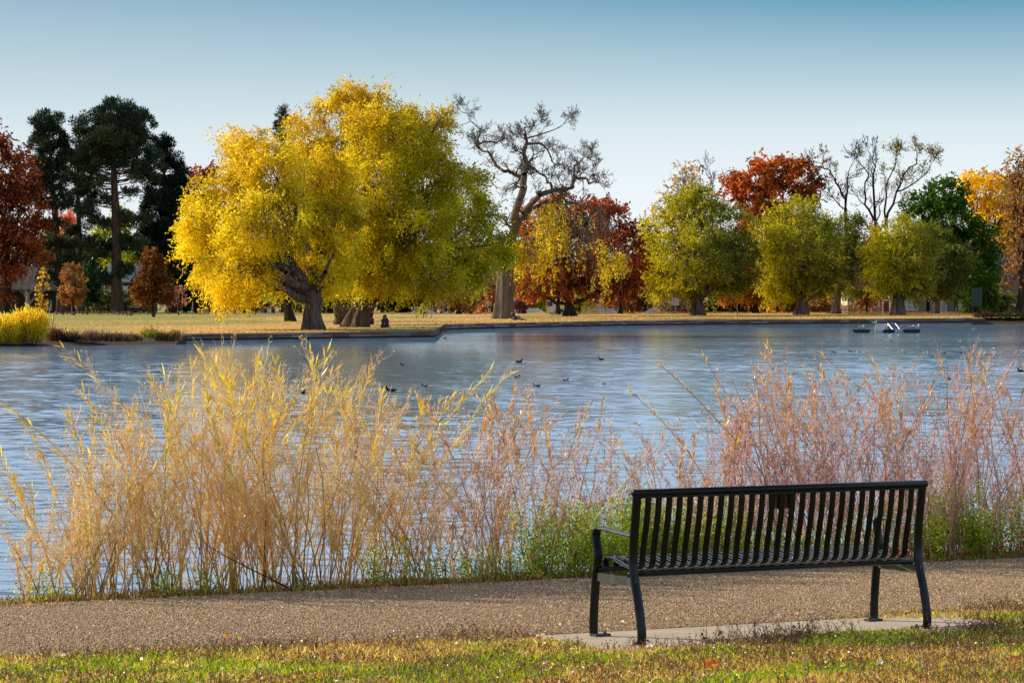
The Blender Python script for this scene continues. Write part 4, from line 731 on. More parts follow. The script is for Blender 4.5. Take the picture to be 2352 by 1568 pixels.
# ------------------------------------------------------------------ houses
GLASS = mat('window_glass', (.03, .04, .05), .08, spec=.8); PGLASS = mat('curtained_glass', (.30, .34, .36), .2, spec=.8); WHITE = mat('white_paint', (.75, .74, .70), .5)
DROOF = noise_mat('dark_shingles', [(.05, .045, .05), (.09, .08, .085)], 3, .9, .3); BROOF = noise_mat('blue_grey_shingles', [(.10, .14, .17), (.16, .2, .23)], 3, .9, .3)
def house(label, u0, u1, Y, wh, rh, wall_m, roof_m, wins=(), doors=(), side=False, trim=WHITE, depth=9, gable_front=False, eave=.5):
    zb = ZL-.95; x0, x1 = (u0-CU)*Y/FPX, (u1-CU)*Y/FPX; cx = (x0+x1)/2; W = x1-x0; t = thing('house', label, 'house', (cx, Y, zb))
    MB().box((0, depth/2, wh/2), (W, depth, wh)).build('wall', wall_m, t)
    r_ = MB(); e_ = eave
    if gable_front:
        r_.add([(-W/2-e_, -e_, wh-.1), (0, -e_, wh+rh), (W/2+e_, -e_, wh-.1), (-W/2-e_, depth+e_, wh-.1), (0, depth+e_, wh+rh), (W/2+e_, depth+e_, wh-.1), (-W/2-e_, -e_, wh+.1), (0, -e_, wh+rh+.22), (W/2+e_, -e_, wh+.1), (-W/2-e_, depth+e_, wh+.1), (0, depth+e_, wh+rh+.22), (W/2+e_, depth+e_, wh+.1)],
               [(6, 7, 10, 9), (7, 8, 11, 10), (0, 3, 4, 1), (1, 4, 5, 2), (0, 1, 7, 6), (1, 2, 8, 7), (0, 6, 9, 3), (2, 5, 11, 8), (3, 9, 10, 4), (4, 10, 11, 5)])
        MB().add([(-W/2, 0.002, wh), (W/2, 0.002, wh), (0, 0.002, wh+rh)], [(0, 1, 2)]).build('gable', wall_m, t)
    else:
        r_.add([(-W/2-e_, -e_, wh-.05), (W/2+e_, -e_, wh-.05), (W/2+e_, depth/2, wh+rh), (-W/2-e_, depth/2, wh+rh), (-W/2-e_, depth+e_, wh-.05), (W/2+e_, depth+e_, wh-.05), (-W/2-e_, -e_, wh+.15), (W/2+e_, -e_, wh+.15)],
               [(6, 7, 2, 3), (3, 2, 5, 4), (0, 1, 7, 6), (0, 6, 3, 4), (1, 5, 2, 7), (0, 4, 5, 1)])
    rf = r_.build('roof', roof_m, t); MB().box((W*.25, depth*.5, wh+rh*.9), (.7, .7, 1.4)).build('chimney', noise_mat('chimney_brick', [(.2, .08, .06), (.28, .12, .09)], 8, .9, .2), rf)
    for (a, b_, c, d, nm, gm) in wins:   # px rects u0,v0,u1,v1, panes
        p0, p1 = P(a, b_, Y), P(c, d, Y); wx, wz = (p0.x+p1.x)/2-cx, (p0.z+p1.z)/2-zb; ww, hh = p1.x-p0.x, p0.z-p1.z
        f = MB()
        for sx_ in (-1, 1): f.box((wx+sx_*(ww/2), -.03, wz), (.09, .08, hh+.1))
        for sz in (-1, 1): f.box((wx, -.032, wz+sz*hh/2), (ww-.09, .08, .09))
        for q in range(1, nm): f.box((wx-ww/2+ww*q/nm, -.028, wz), (.05, .06, hh-.09))
        if nm >= 1: f.box((wx, -.024, wz), (ww-.09, .05, .04))
        fo = f.build('window', trim, t); MB().box((wx, -.004, wz), (ww, .03, hh)).build('pane', gm, fo)
    for (a, b_, c, d, dm) in doors:
        p0, p1 = P(a, b_, Y), P(c, d, Y); wx, wz = (p0.x+p1.x)/2-cx, (p0.z+p1.z)/2-zb; ww, hh = p1.x-p0.x, p0.z-p1.z
        dd = MB().box((wx, -.02, wz), (ww, .05, hh)).build('door', dm, t); fr = MB()
        for sx_ in (-1, 1): fr.box((wx+sx_*(ww/2+.06), -.03, wz), (.12, .09, hh))
        fr.box((wx, -.03, wz+hh/2+.06), (ww+.24, .09, .12)); fr.build('door_frame', trim, dd); MB().ball((wx+ww*.35, -.08, wz-.1), .05, 6, 5).build('handle', WORN, dd)
    return t, cx, zb
CREAM = noise_mat('cream_stucco', [(.62, .52, .36), (.7, .6, .42)], 1, .9, .1); TANB = noise_mat('tan_brick', [(.16, .125, .095), (.24, .19, .14)], 6, .9, .3)
REDB = noise_mat('red_brick', [(.13, .05, .04), (.2, .085, .06)], 6, .9, .3); DKB = noise_mat('dark_brown_siding', [(.05, .035, .03), (.08, .055, .045)], 3, .9, .2); YELS = noise_mat('yellow_siding', [(.5, .33, .12), (.58, .4, .16)], 3, .9, .2); GREYS = noise_mat('grey_siding', [(.24, .25, .26), (.3, .31, .32)], 3, .9, .2)
DDOOR = mat('dark_red_door', (.10, .02, .018), .4); WDOOR = mat('pale_door', (.4, .38, .33), .5)
t, cx, zb = house('dark brown bungalow with a porch and white columns at the far left', -60, 160, 425, 3.6, 3.2, DKB, DROOF, [(10, 690, 35, 712, 2, GLASS), (90, 690, 118, 712, 2, GLASS)])
for u in (12, 61): p = P(u, 700, 422.4); MB().tube([(p.x-cx, -2.2, 0.3), (p.x-cx, -2.2, 3.5)], [.28, .18], 8).build('porch_column', WHITE, t)
MB().box((0, -1.6, 3.6), (10, 2.2, .2)).build('porch_roof', DROOF, t)
house('yellow garage end of a house with a blue grey roof left of the great willows', 452, 530, 430, 3.9, 1.7, YELS, BROOF, [(455, 683, 470, 692, 3, GLASS), (478, 683, 500, 692, 4, GLASS)], gable_front=True, eave=.35, depth=12)
house('grey house with a pale corner post behind the tallest pine', 250, 345, 440, 4.6, 2.6, DKB, BROOF, [(300, 690, 318, 705, 2, GLASS)])
p = P(287, 700, 436); tag(MB().box((0, 0, 2.1), (.75, .5, 4.2)).build('gate_pillar', WHITE, loc=(p.x, 436, ZL-.95)), 'white stone pillar right of the tallest pine trunk', 'pillar')
house('low brown house behind the young rust brown oak', 190, 262, 428, 2.6, 1.3, REDB, DROOF, [])
house('dark house with a white eave behind the cottonwood trunk', 1118, 1190, 428, 4.1, 3.0, REDB, DROOF, [(1122, 680, 1133, 712, 2, GLASS)], [(1170, 690, 1182, 716, DDOOR)])
house('grey roofed house seen between the first two shore willows', 1625, 1720, 440, 3.3, 1.6, noise_mat('orange_brown_brick', [(.3, .15, .06), (.36, .2, .08)], 5, .9, .2), BROOF, [(1640, 690, 1660, 704, 2, GLASS), (1690, 692, 1705, 704, 2, GLASS)])
house('cream stucco house catching the sun left of the tan house', 1947, 1982, 428, 6.0, 2.2, CREAM, DROOF, [(1954, 690, 1960, 706, 1, GLASS), (1973, 690, 1979, 708, 1, GLASS), (1973, 664, 1979, 674, 1, GLASS)])
house('tan brick bungalow with a wide white window behind the low forked willow', 1988, 2128, 424, 3.8, 2.2, TANB, DROOF, [(2002, 688, 2019, 712, 1, PGLASS), (2070, 688, 2108, 712, 3, PGLASS)], [(2029, 690, 2042, 720, DDOOR)])
house('brown brick house with a narrow white door between the last two shore willows', 2134, 2192, 427, 3.9, 2.1, TANB, DROOF, [(2138, 692, 2143, 706, 1, GLASS)], [(2162, 692, 2172, 720, WDOOR)])
house('red brick house with tall white window near the dark board', 2196, 2275, 429, 3.8, 2.2, REDB, DROOF, [(2202, 690, 2211, 713, 2, PGLASS), (2230, 690, 2234, 704, 1, PGLASS)])
house('two storey tan house with a flat white eave at the right edge', 2285, 2380, 432, 6.6, 2.4, TANB, DROOF, [(2294, 662, 2308, 676, 2, PGLASS), (2310, 668, 2318, 690, 2, GLASS)], [(2312, 700, 2330, 722, DDOOR)])
# picket fence
FW = noise_mat('fence_wood', [(.24, .10, .05), (.34, .15, .07)], 4, .9, .2)
t = thing('board_fence', 'low red brown board fence in front of the cream house', 'fence', (P(1955, 720, 419).x, 419, ZL-.95)); mb = MB()
for k in range(34): mb.box((-2+k*.16, 0, .85), (.13, .03, 1.75+.05*(k % 2)))
mb.build('boards', FW, t); MB().box((.7, .05, 1.2), (5.6, .05, .1)).build('rail', FW, t)

# ------------------------------------------------------------------ street things
GALV = mat('galvanised_steel', (.35, .36, .36), .45, .8); TRW = mat('truck_white', (.72, .72, .68), .4); TYRE = mat('tyre_rubber', (.02, .02, .02), .8); ORW = mat('orange_trim', (.65, .33, .03), .5); DARK = mat('dark_marking', (.04, .04, .045), .5)
Yt = 408; p = P(1330, 722, Yt); t = thing('box_truck', 'white box truck with orange front trim parked behind the oak trunk', 'truck', (p.x, Yt, ZL-.95)); sc_ = Yt/FPX
W = (1390-1275)*sc_; mb = MB().box((0, 1.1, 1.45), (W, 2.2, 1.75)); mb.build('box', TRW, t)
mb = MB(); 
for k in range(9):
    a = math.pi*k/8; mb.add([(-W/2-.02, 1.1-1.14*math.cos(a), 2.32+.28*math.sin(a)), (W/2-.25, 1.1-1.14*math.cos(a), 2.32+.28*math.sin(a))], [])
mb.f = [(2*k, 2*k+1, 2*k+3, 2*k+2) for k in range(8)]; mb.mi = [0]*8; mb.build('roof', mat('trailer_roof', (.55, .6, .62), .3), t)
mb = MB(); mb.add([(-W/2-1.0, .15, .5), (-W/2-.02, .15, .5), (-W/2-.02, .15, 2.55), (-W/2-.95, .15, 2.55), (-W/2-1.0, 2.0, .5), (-W/2-.02, 2.0, .5), (-W/2-.02, 2.0, 2.55), (-W/2-.95, 2.0, 2.55)], [(0, 1, 2, 3), (4, 7, 6, 5), (0, 3, 7, 4), (3, 2, 6, 7), (0, 4, 5, 1)]); cab = mb.build('cab', TRW, t)
MB().box((-W/2-.95, .12, 1.5), (.14, .06, 2.1)).build('corner_trim', ORW, cab); MB().box((-W/2-.5, .12, 2.0), (.6, .04, .6)).build('window', GLASS, cab)
for x in (-W/2-.4, W/2-1): 
    wl = MB().tube([(x, -.02, .45), (x, .25, .45)], .42, 14).build('wheel', TYRE, t); MB().tube([(x, -.04, .45), (x, .05, .45)], .2, 10).build('rim', GALV, wl)
mk = MB()
for k, (x, z, w_, h_) in enumerate([(-2.35, 1.95, .1, .16), (-2.2, 1.95, .1, .16), (-2.05, 1.95, .1, .16), (-1.9, 1.95, .1, .16), (-.35, 1.95, .1, .16), (-.2, 1.95, .1, .16), (-.05, 1.95, .1, .16)]): mk.box((x, -.012, z), (w_, .01, h_))
for s_ in (-1, 1): mk.box((1.9+s_*.2, -.012, 1.75), (.05, .01, .9), Matrix.Rotation(s_*-.38, 3, 'Y'))
mk.box((1.9, -.014, 1.6), (.38, .01, .05)); mk.build('lettering', DARK, t)
MB().box((-2.3, -.012, 1.1), (.7, .012, .5)).build('panel', DARK, t); MB().box((1.9, -.012, 1.0), (.8, .012, .22)).build('panel', ORW, t)
def car(label, u, Yc, col, yaw=0, length=4.4):
    p = P(u, 720, Yc); t = thing('parked_car', label, 'car', (p.x, Yc, ZL-.95), yaw, 'cars parked along the far street'); m = mat('car_paint', col, .25, .2, .7)
    l = length/2; pr = [(-l, .3), (-l, .65), (-l*.92, .82), (-l*.55, .92), (-l*.28, 1.40), (l*.35, 1.42), (l*.68, .98), (l*.96, .86), (l, .6), (l, .3)]
    mb = MB(); n_ = len(pr)
    for y, s_ in ((-.88, 1), (-.80, 1.0), (.80, 1.0), (.88, 1)):
        for (x, z) in pr: mb.v.append((x, y*(.85 if z > 1.2 else 1), z if abs(y) < .85 else z*.97)); mb.c.append((1, 1, 1))
    for r_ in range(3):
        for k in range(n_): mb.f.append((r_*n_+k, r_*n_+(k+1) % n_, (r_+1)*n_+(k+1) % n_, (r_+1)*n_+k)); mb.mi.append(0)
    mb.f += [tuple(range(n_))[::-1], tuple(3*n_+k for k in range(n_))]; mb.mi += [0, 0]; mb.build('body', m, t)
    for y in (-.80, .80): MB().add([(-l*.46, y, .95), (-l*.24, y*.93, 1.32), (l*.33, y*.93, 1.34), (l*.56, y, .99)], [(0, 1, 2, 3)]).build('side_window', GLASS, t)
    for x in (-l*.62, l*.62):
        for y in (-.84, .84):
            wl = MB().tube([(x, y-.1, .33), (x, y+.1, .33)], .33, 14).build('wheel', TYRE, t); MB().tube([(x, y-.12, .33), (x, y+.12, .33)], .18, 10).build('rim', GALV, wl)
    for y in (-.6, .6): MB().box((-l, y, .66), (.06, .3, .12)).build('headlight', WHITE, t)
    return t
car('silver car showing just left of the white truck', 1222, 410, (.5, .52, .53)); car('dark car behind the tree trunks left of the white truck', 1242, 414, (.03, .03, .035)); car('pinkish white car behind the octagonal sign', 1392, 410, (.6, .5, .5))
car('red car showing low behind the leftmost shore willow trunk', 1560, 409.5, (.4, .02, .03)); car('pale car showing low left of the leftmost shore willow', 1503, 411, (.5, .52, .55)); car('white car behind the staked sapling near the blue frame', 968, 410, (.7, .72, .75))
# signs
def post(mb, x, z1, z0=0, r=.04, y=0): mb.tube([(x, y, z0), (x, y, z1)], r, 8)
Ys = 404; sc = Ys/FPX; p = P(1382, 722, Ys); zb = ZL-.3; t = thing('street_sign', 'green street name blades above the back of an octagonal sign', 'street sign', (p.x, Ys, zb))
mb = MB(); post(mb, 0, 2.55); mb.build('post', GALV, t)
GS = mat('sign_green', (.0, .22, .12), .4)
b1_ = MB().box((0, -.05, 2.28), (1.42, .02, .24)).build('name_blade', GS, t); mk = MB()
for k in range(7): mk.box((-.42+k*.14, -.065, 2.28), (.09, .006, .12))
mk.build('lettering', WHITE, b1_); MB().box((.0, .0, 2.50), (.1, .9, .2)).build('name_blade', GS, t)
a_ = [(.52*math.cos(math.pi/8+k*math.pi/4), .52*math.sin(math.pi/8+k*math.pi/4)) for k in range(8)]
MB().add([(x, .04, 1.25+z) for x, z in a_]+[(x, .06, 1.25+z) for x, z in a_], [tuple(range(8)), tuple(range(8, 16))[::-1]]+[(k, (k+1) % 8, 8+(k+1) % 8, 8+k) for k in range(8)]).build('sign_plate', mat('sign_back', (.42, .38, .30), .6), t)
p = P(1585, 722, 404); 
p = P(1557, 722, 400); t = thing('sign_board', 'small grey white notice on a post left of the leftmost shore willow trunk', 'sign', (P(1551, 722, 402).x, 402, ZL)); mb = MB(); post(mb, 0, 1.0); mb.build('post', GALV, t); MB().box((0, -.06, 1.35), (.95, .03, .95)).build('sign_plate', mat('notice_grey', (.4, .4, .42), .6), t)
p = P(164, 722, yl(720)); t = thing('notice_sign', 'small white notice with dark bars on a post left of the slender pine trunk', 'sign', (P(164, 722, 385).x, 385, ZL)); mb = MB(); post(mb, 0, 1.6, 0, .03); mb.build('post', GALV, t)
pl = MB().box((0, -.04, 1.55), (.40, .02, .8)).build('sign_plate', WHITE, t); MB().box((0, -.055, 1.55), (.05, .006, .6)).build('marking', DARK, pl)
t = thing('notice_board', 'tall dark green board on two black posts near the right end of the wall', 'board', (P(2242, 722, 372).x, 372, ZL)); mb = MB(); post(mb, -.45, 2.9, 0, .05); mb.build('post', DARK, t); mb = MB(); post(mb, .62, 3.2, 0, .05); mb.build('post', DARK, t)
MB().box((0, -.08, 2.0), (1.12, .05, 2.1)).build('board', mat('board_green', (.01, .05, .04), .6), t)
# stakes
WOOD = noise_mat('stake_wood', [(.3, .2, .12), (.42, .3, .18)], 5, .9, .1)
def stake(label, a, b_, Y, r=.045):
    p0 = P(*a, Y); p1 = P(*b_, Y); p0.z = min(p0.z, land(0, Y)+.0); tag(MB().tube([(0, 0, -.1), p1-p0], [r, r*.85], 6).build('wooden_stake', WOOD, loc=p0), label, 'stake', 'leaning wooden tree stakes')
stake('leaning stake on the bank right of the yellow shore willow', (119, 757), (124, 718), 245, .05); stake('leaning stake left of the slender pine trunk', (112, 722), (118, 694), 375, .06)
stake('leaning stake left of the joggers', (525, 726), (532, 694), 358, .06); stake('leaning stake right of the joggers', (500, 727), (487, 694), 356, .06); stake('upright stake right of the purple brown tree', (441, 722), (443, 692), 375, .06)
stake('stake left of the hanging willow sapling', (958, 733), (951, 697), 330, .05); stake('stake right of the hanging willow sapling', (988, 734), (994, 700), 330, .05); stake('stake behind the walker in black', (624, 718), (619, 690), 385, .05); stake('stake right of the orange leaved young tree', (676, 722), (681, 690), 380, .05); stake('leaning stake right of the rust brown oak', (388, 723), (383, 702), 375, .05)
stake('thin stake between the first two shore willows', (1694, 723), (1693, 698), 368, .05)
broadleaf('willow_tree', 'tiny hanging willow sapling between two stakes', 'tree', 972, 732, [(970, 708, 10, 10, 0), (978, 704, 8, 10, 0)], [(972, 733, .04), (972, 700, .03)], 220, [(.3, .32, .04)], None, .3, .1, .8, .4, .015, limb=.02, flare=1)
broadleaf('maple_tree', 'staked young maple with pale wrapped trunk beside the joggers', 'tree', 514, 726, [(512, 670, 16, 14, 0), (520, 660, 12, 14, 0)], [(514, 726, .12), (514, 690, .11)], 500, ORG, None, .26, .16, .2, .5, .02, limb=.03, flare=1, bark=noise_mat('pale_trunk_wrap', [(.4, .36, .33), (.5, .46, .43)], 3, .9, .1))
# blue frame behind the sapling
BLU = mat('blue_frame_paint', (.02, .06, .3), .4); p = P(1012, 722, 400); t = thing('playground_frame', 'blue metal playground frame behind the hanging sapling', 'play frame', (p.x, 400, ZL)); 
for a, b_ in (((-.6, 0, 0), (.45, 0, 3.2)), ((1.0, 0, 0), (.45, 0, 3.2)), ((.45, .8, 0), (.45, 0, 3.2))): MB().tube([a, b_], .09, 8).build('leg', BLU, t)
# red umbrella like tent by the cottonwood
RC = mat('red_canvas', (.07, .006, .010), .9); p = P(1189, 722, 380); t = thing('beach_umbrella', 'dark red umbrella standing low on the lawn right of the cottonwood trunk', 'umbrella', (p.x, 380, ZL), 0); mb = MB(); vs = []
for i_ in range(6):
    th = math.pi*.5*i_/5
    for j in range(12): a = 2*math.pi*j/12; vs.append((1.2*math.sin(th)*math.cos(a), 1.2*math.sin(th)*math.sin(a), .55+1.15*math.cos(th)**.8*(1+.04*math.cos(6*a))))
mb.add(vs, [(i_*12+j, (i_+1)*12+j, (i_+1)*12+(j+1) % 12, i_*12+(j+1) % 12) for i_ in range(5) for j in range(12)]); mb.build('canopy', RC, t, True); MB().tube([(0, 0, 0), (0, 0, 1.75)], .03, 6).build('pole', GALV, t)

# ------------------------------------------------------------------ people
SKIN = mat('skin', (.52, .30, .20), .6)
def skinobj(name, verts, edges, radii, m, parent, root=0, sub=1):
    me = bpy.data.meshes.new(name); me.from_pydata(verts, edges, []); me.update(); o = link(name, me, m, parent)
    md = o.modifiers.new('skin', 'SKIN'); md.use_smooth_shade = True
    for i_, r_ in enumerate(radii):
        sv = me.skin_vertices[0].data[i_]; sv.radius = r_ if hasattr(r_, '__len__') else (r_, r_); sv.use_root = (i_ == root)
    s_ = o.modifiers.new('sub', 'SUBSURF'); s_.levels = sub; s_.render_levels = sub; return o
POSES = {
 'stand': dict(pel=(0, 0, .93), sp=(0, 0, 1.14), ch=(0, .0, 1.33), nk=(0, 0, 1.47), hd=(0, -.015, 1.60), sh=[(-.17, 0, 1.40), (.17, 0, 1.40)], el=[(-.23, .03, 1.13), (.23, .03, 1.13)], wr=[(-.21, -.10, .92), (.21, -.12, .93)], hp=[(-.09, 0, .9), (.09, 0, .9)], kn=[(-.10, -.02, .50), (.10, -.03, .50)], an=[(-.10, .03, .08), (.10, .03, .08)]),
 'walk': dict(pel=(0, 0, .92), sp=(0, 0, 1.13), ch=(0, -.02, 1.32), nk=(0, -.03, 1.46), hd=(0, -.05, 1.59), sh=[(-.17, 0, 1.39), (.17, 0, 1.39)], el=[(-.23, .12, 1.14), (.23, -.08, 1.12)], wr=[(-.21, .08, .90), (.20, -.26, .98)], hp=[(-.09, 0, .9), (.09, 0, .9)], kn=[(-.10, -.18, .52), (.10, .04, .48)], an=[(-.10, -.22, .09), (.10, .30, .16)]),
 'sit': dict(pel=(0, 0, .13), sp=(0, -.03, .34), ch=(0, -.08, .53), nk=(0, -.12, .66), hd=(0, -.16, .79), sh=[(-.16, -.08, .59), (.16, -.08, .59)], el=[(-.24, -.22, .38), (.24, -.22, .38)], wr=[(-.10, -.42, .40), (.10, -.42, .38)], hp=[(-.09, -.03, .12), (.09, -.03, .12)], kn=[(-.11, -.40, .46), (.11, -.40, .44)], an=[(-.10, -.62, .07), (.10, -.60, .07)]),
 'recline': dict(pel=(0, 0, .12), sp=(0, .10, .30), ch=(0, .22, .48), nk=(0, .29, .61), hd=(0, .30, .75), sh=[(-.16, .22, .55), (.16, .22, .55)], el=[(-.25, .08, .35), (.25, .05, .35)], wr=[(-.08, -.12, .36), (.08, -.12, .36)], hp=[(-.09, 0, .12), (.09, 0, .12)], kn=[(-.12, -.40, .42), (.11, -.44, .16)], an=[(-.12, -.62, .08), (.11, -.86, .08)])}
def person(label, loc, yaw, pose, shirt, trousers, hair, shoes=(.05, .05, .05), shorts=False, sleeve=True, hairlen=0, s=1.0, cap=None, group=None):
    J = {k: ([tuple(np.array(q)*s) for q in v_] if isinstance(v_, list) else tuple(np.array(v_)*s)) for k, v_ in POSES[pose].items()}
    t = thing('person', label, 'person', loc, yaw, group); lp = lambda a, b_, f: tuple(np.array(a)*(1-f)+np.array(b_)*f)
    V = [J['pel'], J['sp'], J['ch'], J['nk'], J['hd']]; E = [(0, 1), (1, 2), (2, 3), (3, 4)]; Rr = [(.13*s, .10*s), (.125*s, .09*s), (.15*s, .10*s), (.052*s, .052*s), (.078*s, .095*s)]
    up = np.array(J['hd'])-np.array(J['nk']); up /= np.linalg.norm(up)
    V.append(tuple(np.array(J['hd'])+up*.075*s)); E.append((4, 5)); Rr.append((.068*s, .078*s))
    V.append(tuple(np.array(J['hd'])+np.array((0, -.085, -.01))*s)); E.append((4, 6)); Rr.append((.014*s, .014*s))      # nose
    for k in (0, 1):
        b_ = len(V); V += [J['sh'][k], J['el'][k], J['wr'][k]]; E += [(2, b_), (b_, b_+1), (b_+1, b_+2)]; Rr += [(.055*s,)*2, (.040*s,)*2, (.027*s,)*2]
        d = np.array(J['wr'][k])-np.array(J['el'][k]); d /= np.linalg.norm(d); sd = np.cross(d, (0, 1, 0)) if abs(d[1]) < .9 else np.array((1., 0, 0)); sd /= np.linalg.norm(sd)
        pm = np.array(J['wr'][k])+d*.06*s; V.append(tuple(pm)); E.append((b_+2, b_+3)); Rr.append((.034*s, .02*s)); pi = b_+3
        for f_, l_ in ((-1.5, .072), (-.5, .085), (.5, .08), (1.5, .062)):
            q = pm+d*.03*s+sd*f_*.02*s; b2 = len(V); V += [tuple(q), tuple(q+d*l_*.5*s), tuple(q+d*l_*s+np.array((0, -.015, 0))*s)]; E += [(pi, b2), (b2, b2+1), (b2+1, b2+2)]; Rr += [(.009*s,)*2]*2+[(.007*s,)*2]
        q = pm+sd*-.035*s; b2 = len(V); V += [tuple(q), tuple(q+(d*.04-sd*.02)*s)]; E += [(pi, b2), (b2, b2+1)]; Rr += [(.011*s,)*2, (.008*s,)*2]
        b_ = len(V); an = np.array(J['an'][k]); V += [J['hp'][k], J['kn'][k], tuple(an), tuple(an+np.array((0, -.14, -.045))*s)]; E += [(0, b_), (b_, b_+1), (b_+1, b_+2), (b_+2, b_+3)]; Rr += [(.085*s,)*2, (.056*s,)*2, (.038*s,)*2, (.03*s,)*2]
    skinobj('body', V, E, Rr, SKIN, t)
    V = [lp(J['pel'], J['sp'], -.1), J['sp'], J['ch'], lp(J['ch'], J['nk'], .7)]; E = [(0, 1), (1, 2), (2, 3)]; Rr = [(.150*s, .12*s), (.145*s, .11*s), (.168*s, .122*s), (.075*s, .07*s)]
    for k in (0, 1):
        b_ = len(V); V += [J['sh'][k], lp(J['sh'][k], J['el'][k], .95 if sleeve else .35)]; E += [(2, b_), (b_, b_+1)]; Rr += [(.072*s,)*2, (.056*s,)*2]
        if sleeve == 2: V.append(lp(J['el'][k], J['wr'][k], .93)); E.append((b_+1, b_+2)); Rr.append((.042*s,)*2)
    skinobj('shirt', V, E, Rr, mat('shirt_cloth', shirt, .9), t)
    V = [lp(J['pel'], J['sp'], .1)]; E = []; Rr = [(.145*s, .115*s)]
    for k in (0, 1):
        b_ = len(V); V += [J['hp'][k], lp(J['hp'][k], J['kn'][k], .45 if shorts else 1)]; E += [(0, b_), (b_, b_+1)]; Rr += [(.10*s,)*2, ((.078 if shorts else .07)*s,)*2]
        if not shorts: V.append(lp(J['kn'][k], J['an'][k], .92)); E.append((b_+1, b_+2)); Rr.append((.055*s,)*2)
    skinobj('shorts' if shorts else 'trousers', V, E, Rr, mat('trouser_cloth', trousers, .9), t)
    for k in (0, 1):
        an = np.array(J['an'][k]); MB().ball(tuple(an+np.array((0, -.05, -.035))*s), (.05*s, .14*s, .045*s), 8, 6).build('shoe', mat('shoe', shoes, .7), t, True)
        MB().ball(tuple(np.array(J['hd'])+np.array((.032*(2*k-1), -.078, .01))*s), .011*s, 6, 5).build('eye', DARK, t)
        MB().ball(tuple(np.array(J['hd'])+np.array((.085*(2*k-1), 0, .0))*s), (.012*s, .02*s, .032*s), 6, 5).build('ear', SKIN, t)
    h = MB(); hd = np.array(J['hd']); h.ball(tuple(hd+np.array((0, .018, .045))*s), (.098*s, .104*s, .098*s), 12, 8)
    if hairlen: h.ball(tuple(hd+np.array((0, .075, .03-hairlen*.5))*s), (.10*s, .06*s, hairlen*.62*s), 10, 8)
    h.build('hair' if not cap else 'cap', mat('hair', cap or hair, .8), t, True); return t
def onl(u, v): Y = yl(v); p = P(u, v, Y); return (p.x, Y, ZL)
person('jogger in a pink top, black shorts and white cap standing by the staked maple', onl(497, 725.5), R(160), 'stand', (.75, .02, .18), (.02, .02, .03), (.1, .06, .04), (.5, .5, .5), True, False, 0, 1.03, cap=(.7, .7, .72))
person('jogger in an orange top and black shorts beside the one in pink', onl(505, 725), R(-60), 'walk', (.8, .2, .06), (.02, .015, .02), (.25, .14, .06), (.4, .4, .4), True, False, 0, 1.02)
person('white haired walker in a black jacket and pale trousers', (P(616, 722, 392).x, 392, ZL-.25), R(10), 'walk', (.012, .014, .02), (.5, .48, .44), (.6, .58, .55), (.1, .1, .1), False, 2, 0, 1.02)
person('walker in a red top beside the one in black', (P(628, 722, 392).x, 392, ZL-.4), R(25), 'walk', (.6, .04, .03), (.02, .03, .06), (.1, .05, .03), (.1, .1, .1), False, True, 0, .98)
c1 = onl(880, 756.5); person('long haired person in dark purple jacket, left of the pair seated on the wall', (c1[0], c1[1], ZL+.12), R(150), 'sit', (.05, .035, .06), (.02, .02, .03), (.10, .05, .025), (.05, .05, .05), False, 2, .36, 1.05)
c1 = onl(887, 756); person('long haired person in a black jacket leaning on the companion, right of a seated pair', (c1[0]-.05, c1[1]+.1, ZL+.12), R(190), 'sit', (.02, .015, .02), (.03, .03, .04), (.05, .025, .015), (.05, .05, .05), False, 2, .34, 1.08)
c1 = onl(1186, 732.5); person('reader in black top and blue jeans reclining against the cottonwood trunk', (P(1183, 735, 314).x, 314, ZL), R(68), 'recline', (.02, .02, .022), (.03, .06, .12), (.02, .015, .012), (.02, .02, .02), False, 2, 0, 1.08)
person('person in a lilac top and black shorts standing left of the cottonwood trunk', (P(1124, 722, 374).x, 374, ZL-.0), R(20), 'stand', (.36, .33, .48), (.015, .015, .03), (.02, .015, .012), (.3, .3, .3), True, True, 0, 1.0)
person('child in a turquoise top sitting at the kerb beyond the oak', (P(1421, 722, 396).x, 396, ZL-.1), R(20), 'sit', (.01, .3, .36), (.02, .04, .1), (.3, .18, .08), (.1, .1, .1), False, 2, 0, 1.0)
person('adult in a dark jacket sitting beside the child in turquoise', (P(1427, 722, 396.4).x, 396.4, ZL-.05), R(-15), 'sit', (.03, .04, .06), (.03, .03, .04), (.4, .25, .12), (.1, .1, .1), False, 2, 0, 1.15)

# ------------------------------------------------------------------ birds
def bird(name, label, cat, loc, yaw, rings, group, beak=None, legs=0, wing=None, s=1.0, hide=0):
    t = thing(name, label, cat, loc, yaw, group); t.scale = (s, s, s)
    MB().loft(rings, 10).build('body', FEATHER, t, True, colors=True)
    x, z = rings[-1][0], rings[-1][1]
    if beak: MB().tube([(x-.005, 0, z), (x+beak[0], 0, z+beak[1])], [beak[2], beak[2]*.3], 6).build('beak', mat('beak', beak[3], .5), t)
    if wing:
        for sy in (-1, 1): MB().ball((wing[0], sy*wing[1], wing[2]), (wing[3], .018, wing[4]), 10, 6, wing[5]).build('wing', FEATHER, t, True, colors=True)
    for k in range(legs): MB().tube([(wing[0]+.03*(2*k-1), .05*(2*k-1), wing[2]-wing[4]), (wing[0]+.05*(2*k-1), .05*(2*k-1), 0)], .012, 6).build('leg', DARK, t)
    return t
BR, DBR, BK, WH, GY = (.16, .11, .07), (.09, .06, .04), (.012, .012, .012), (.75, .75, .75), (.35, .36, .38)
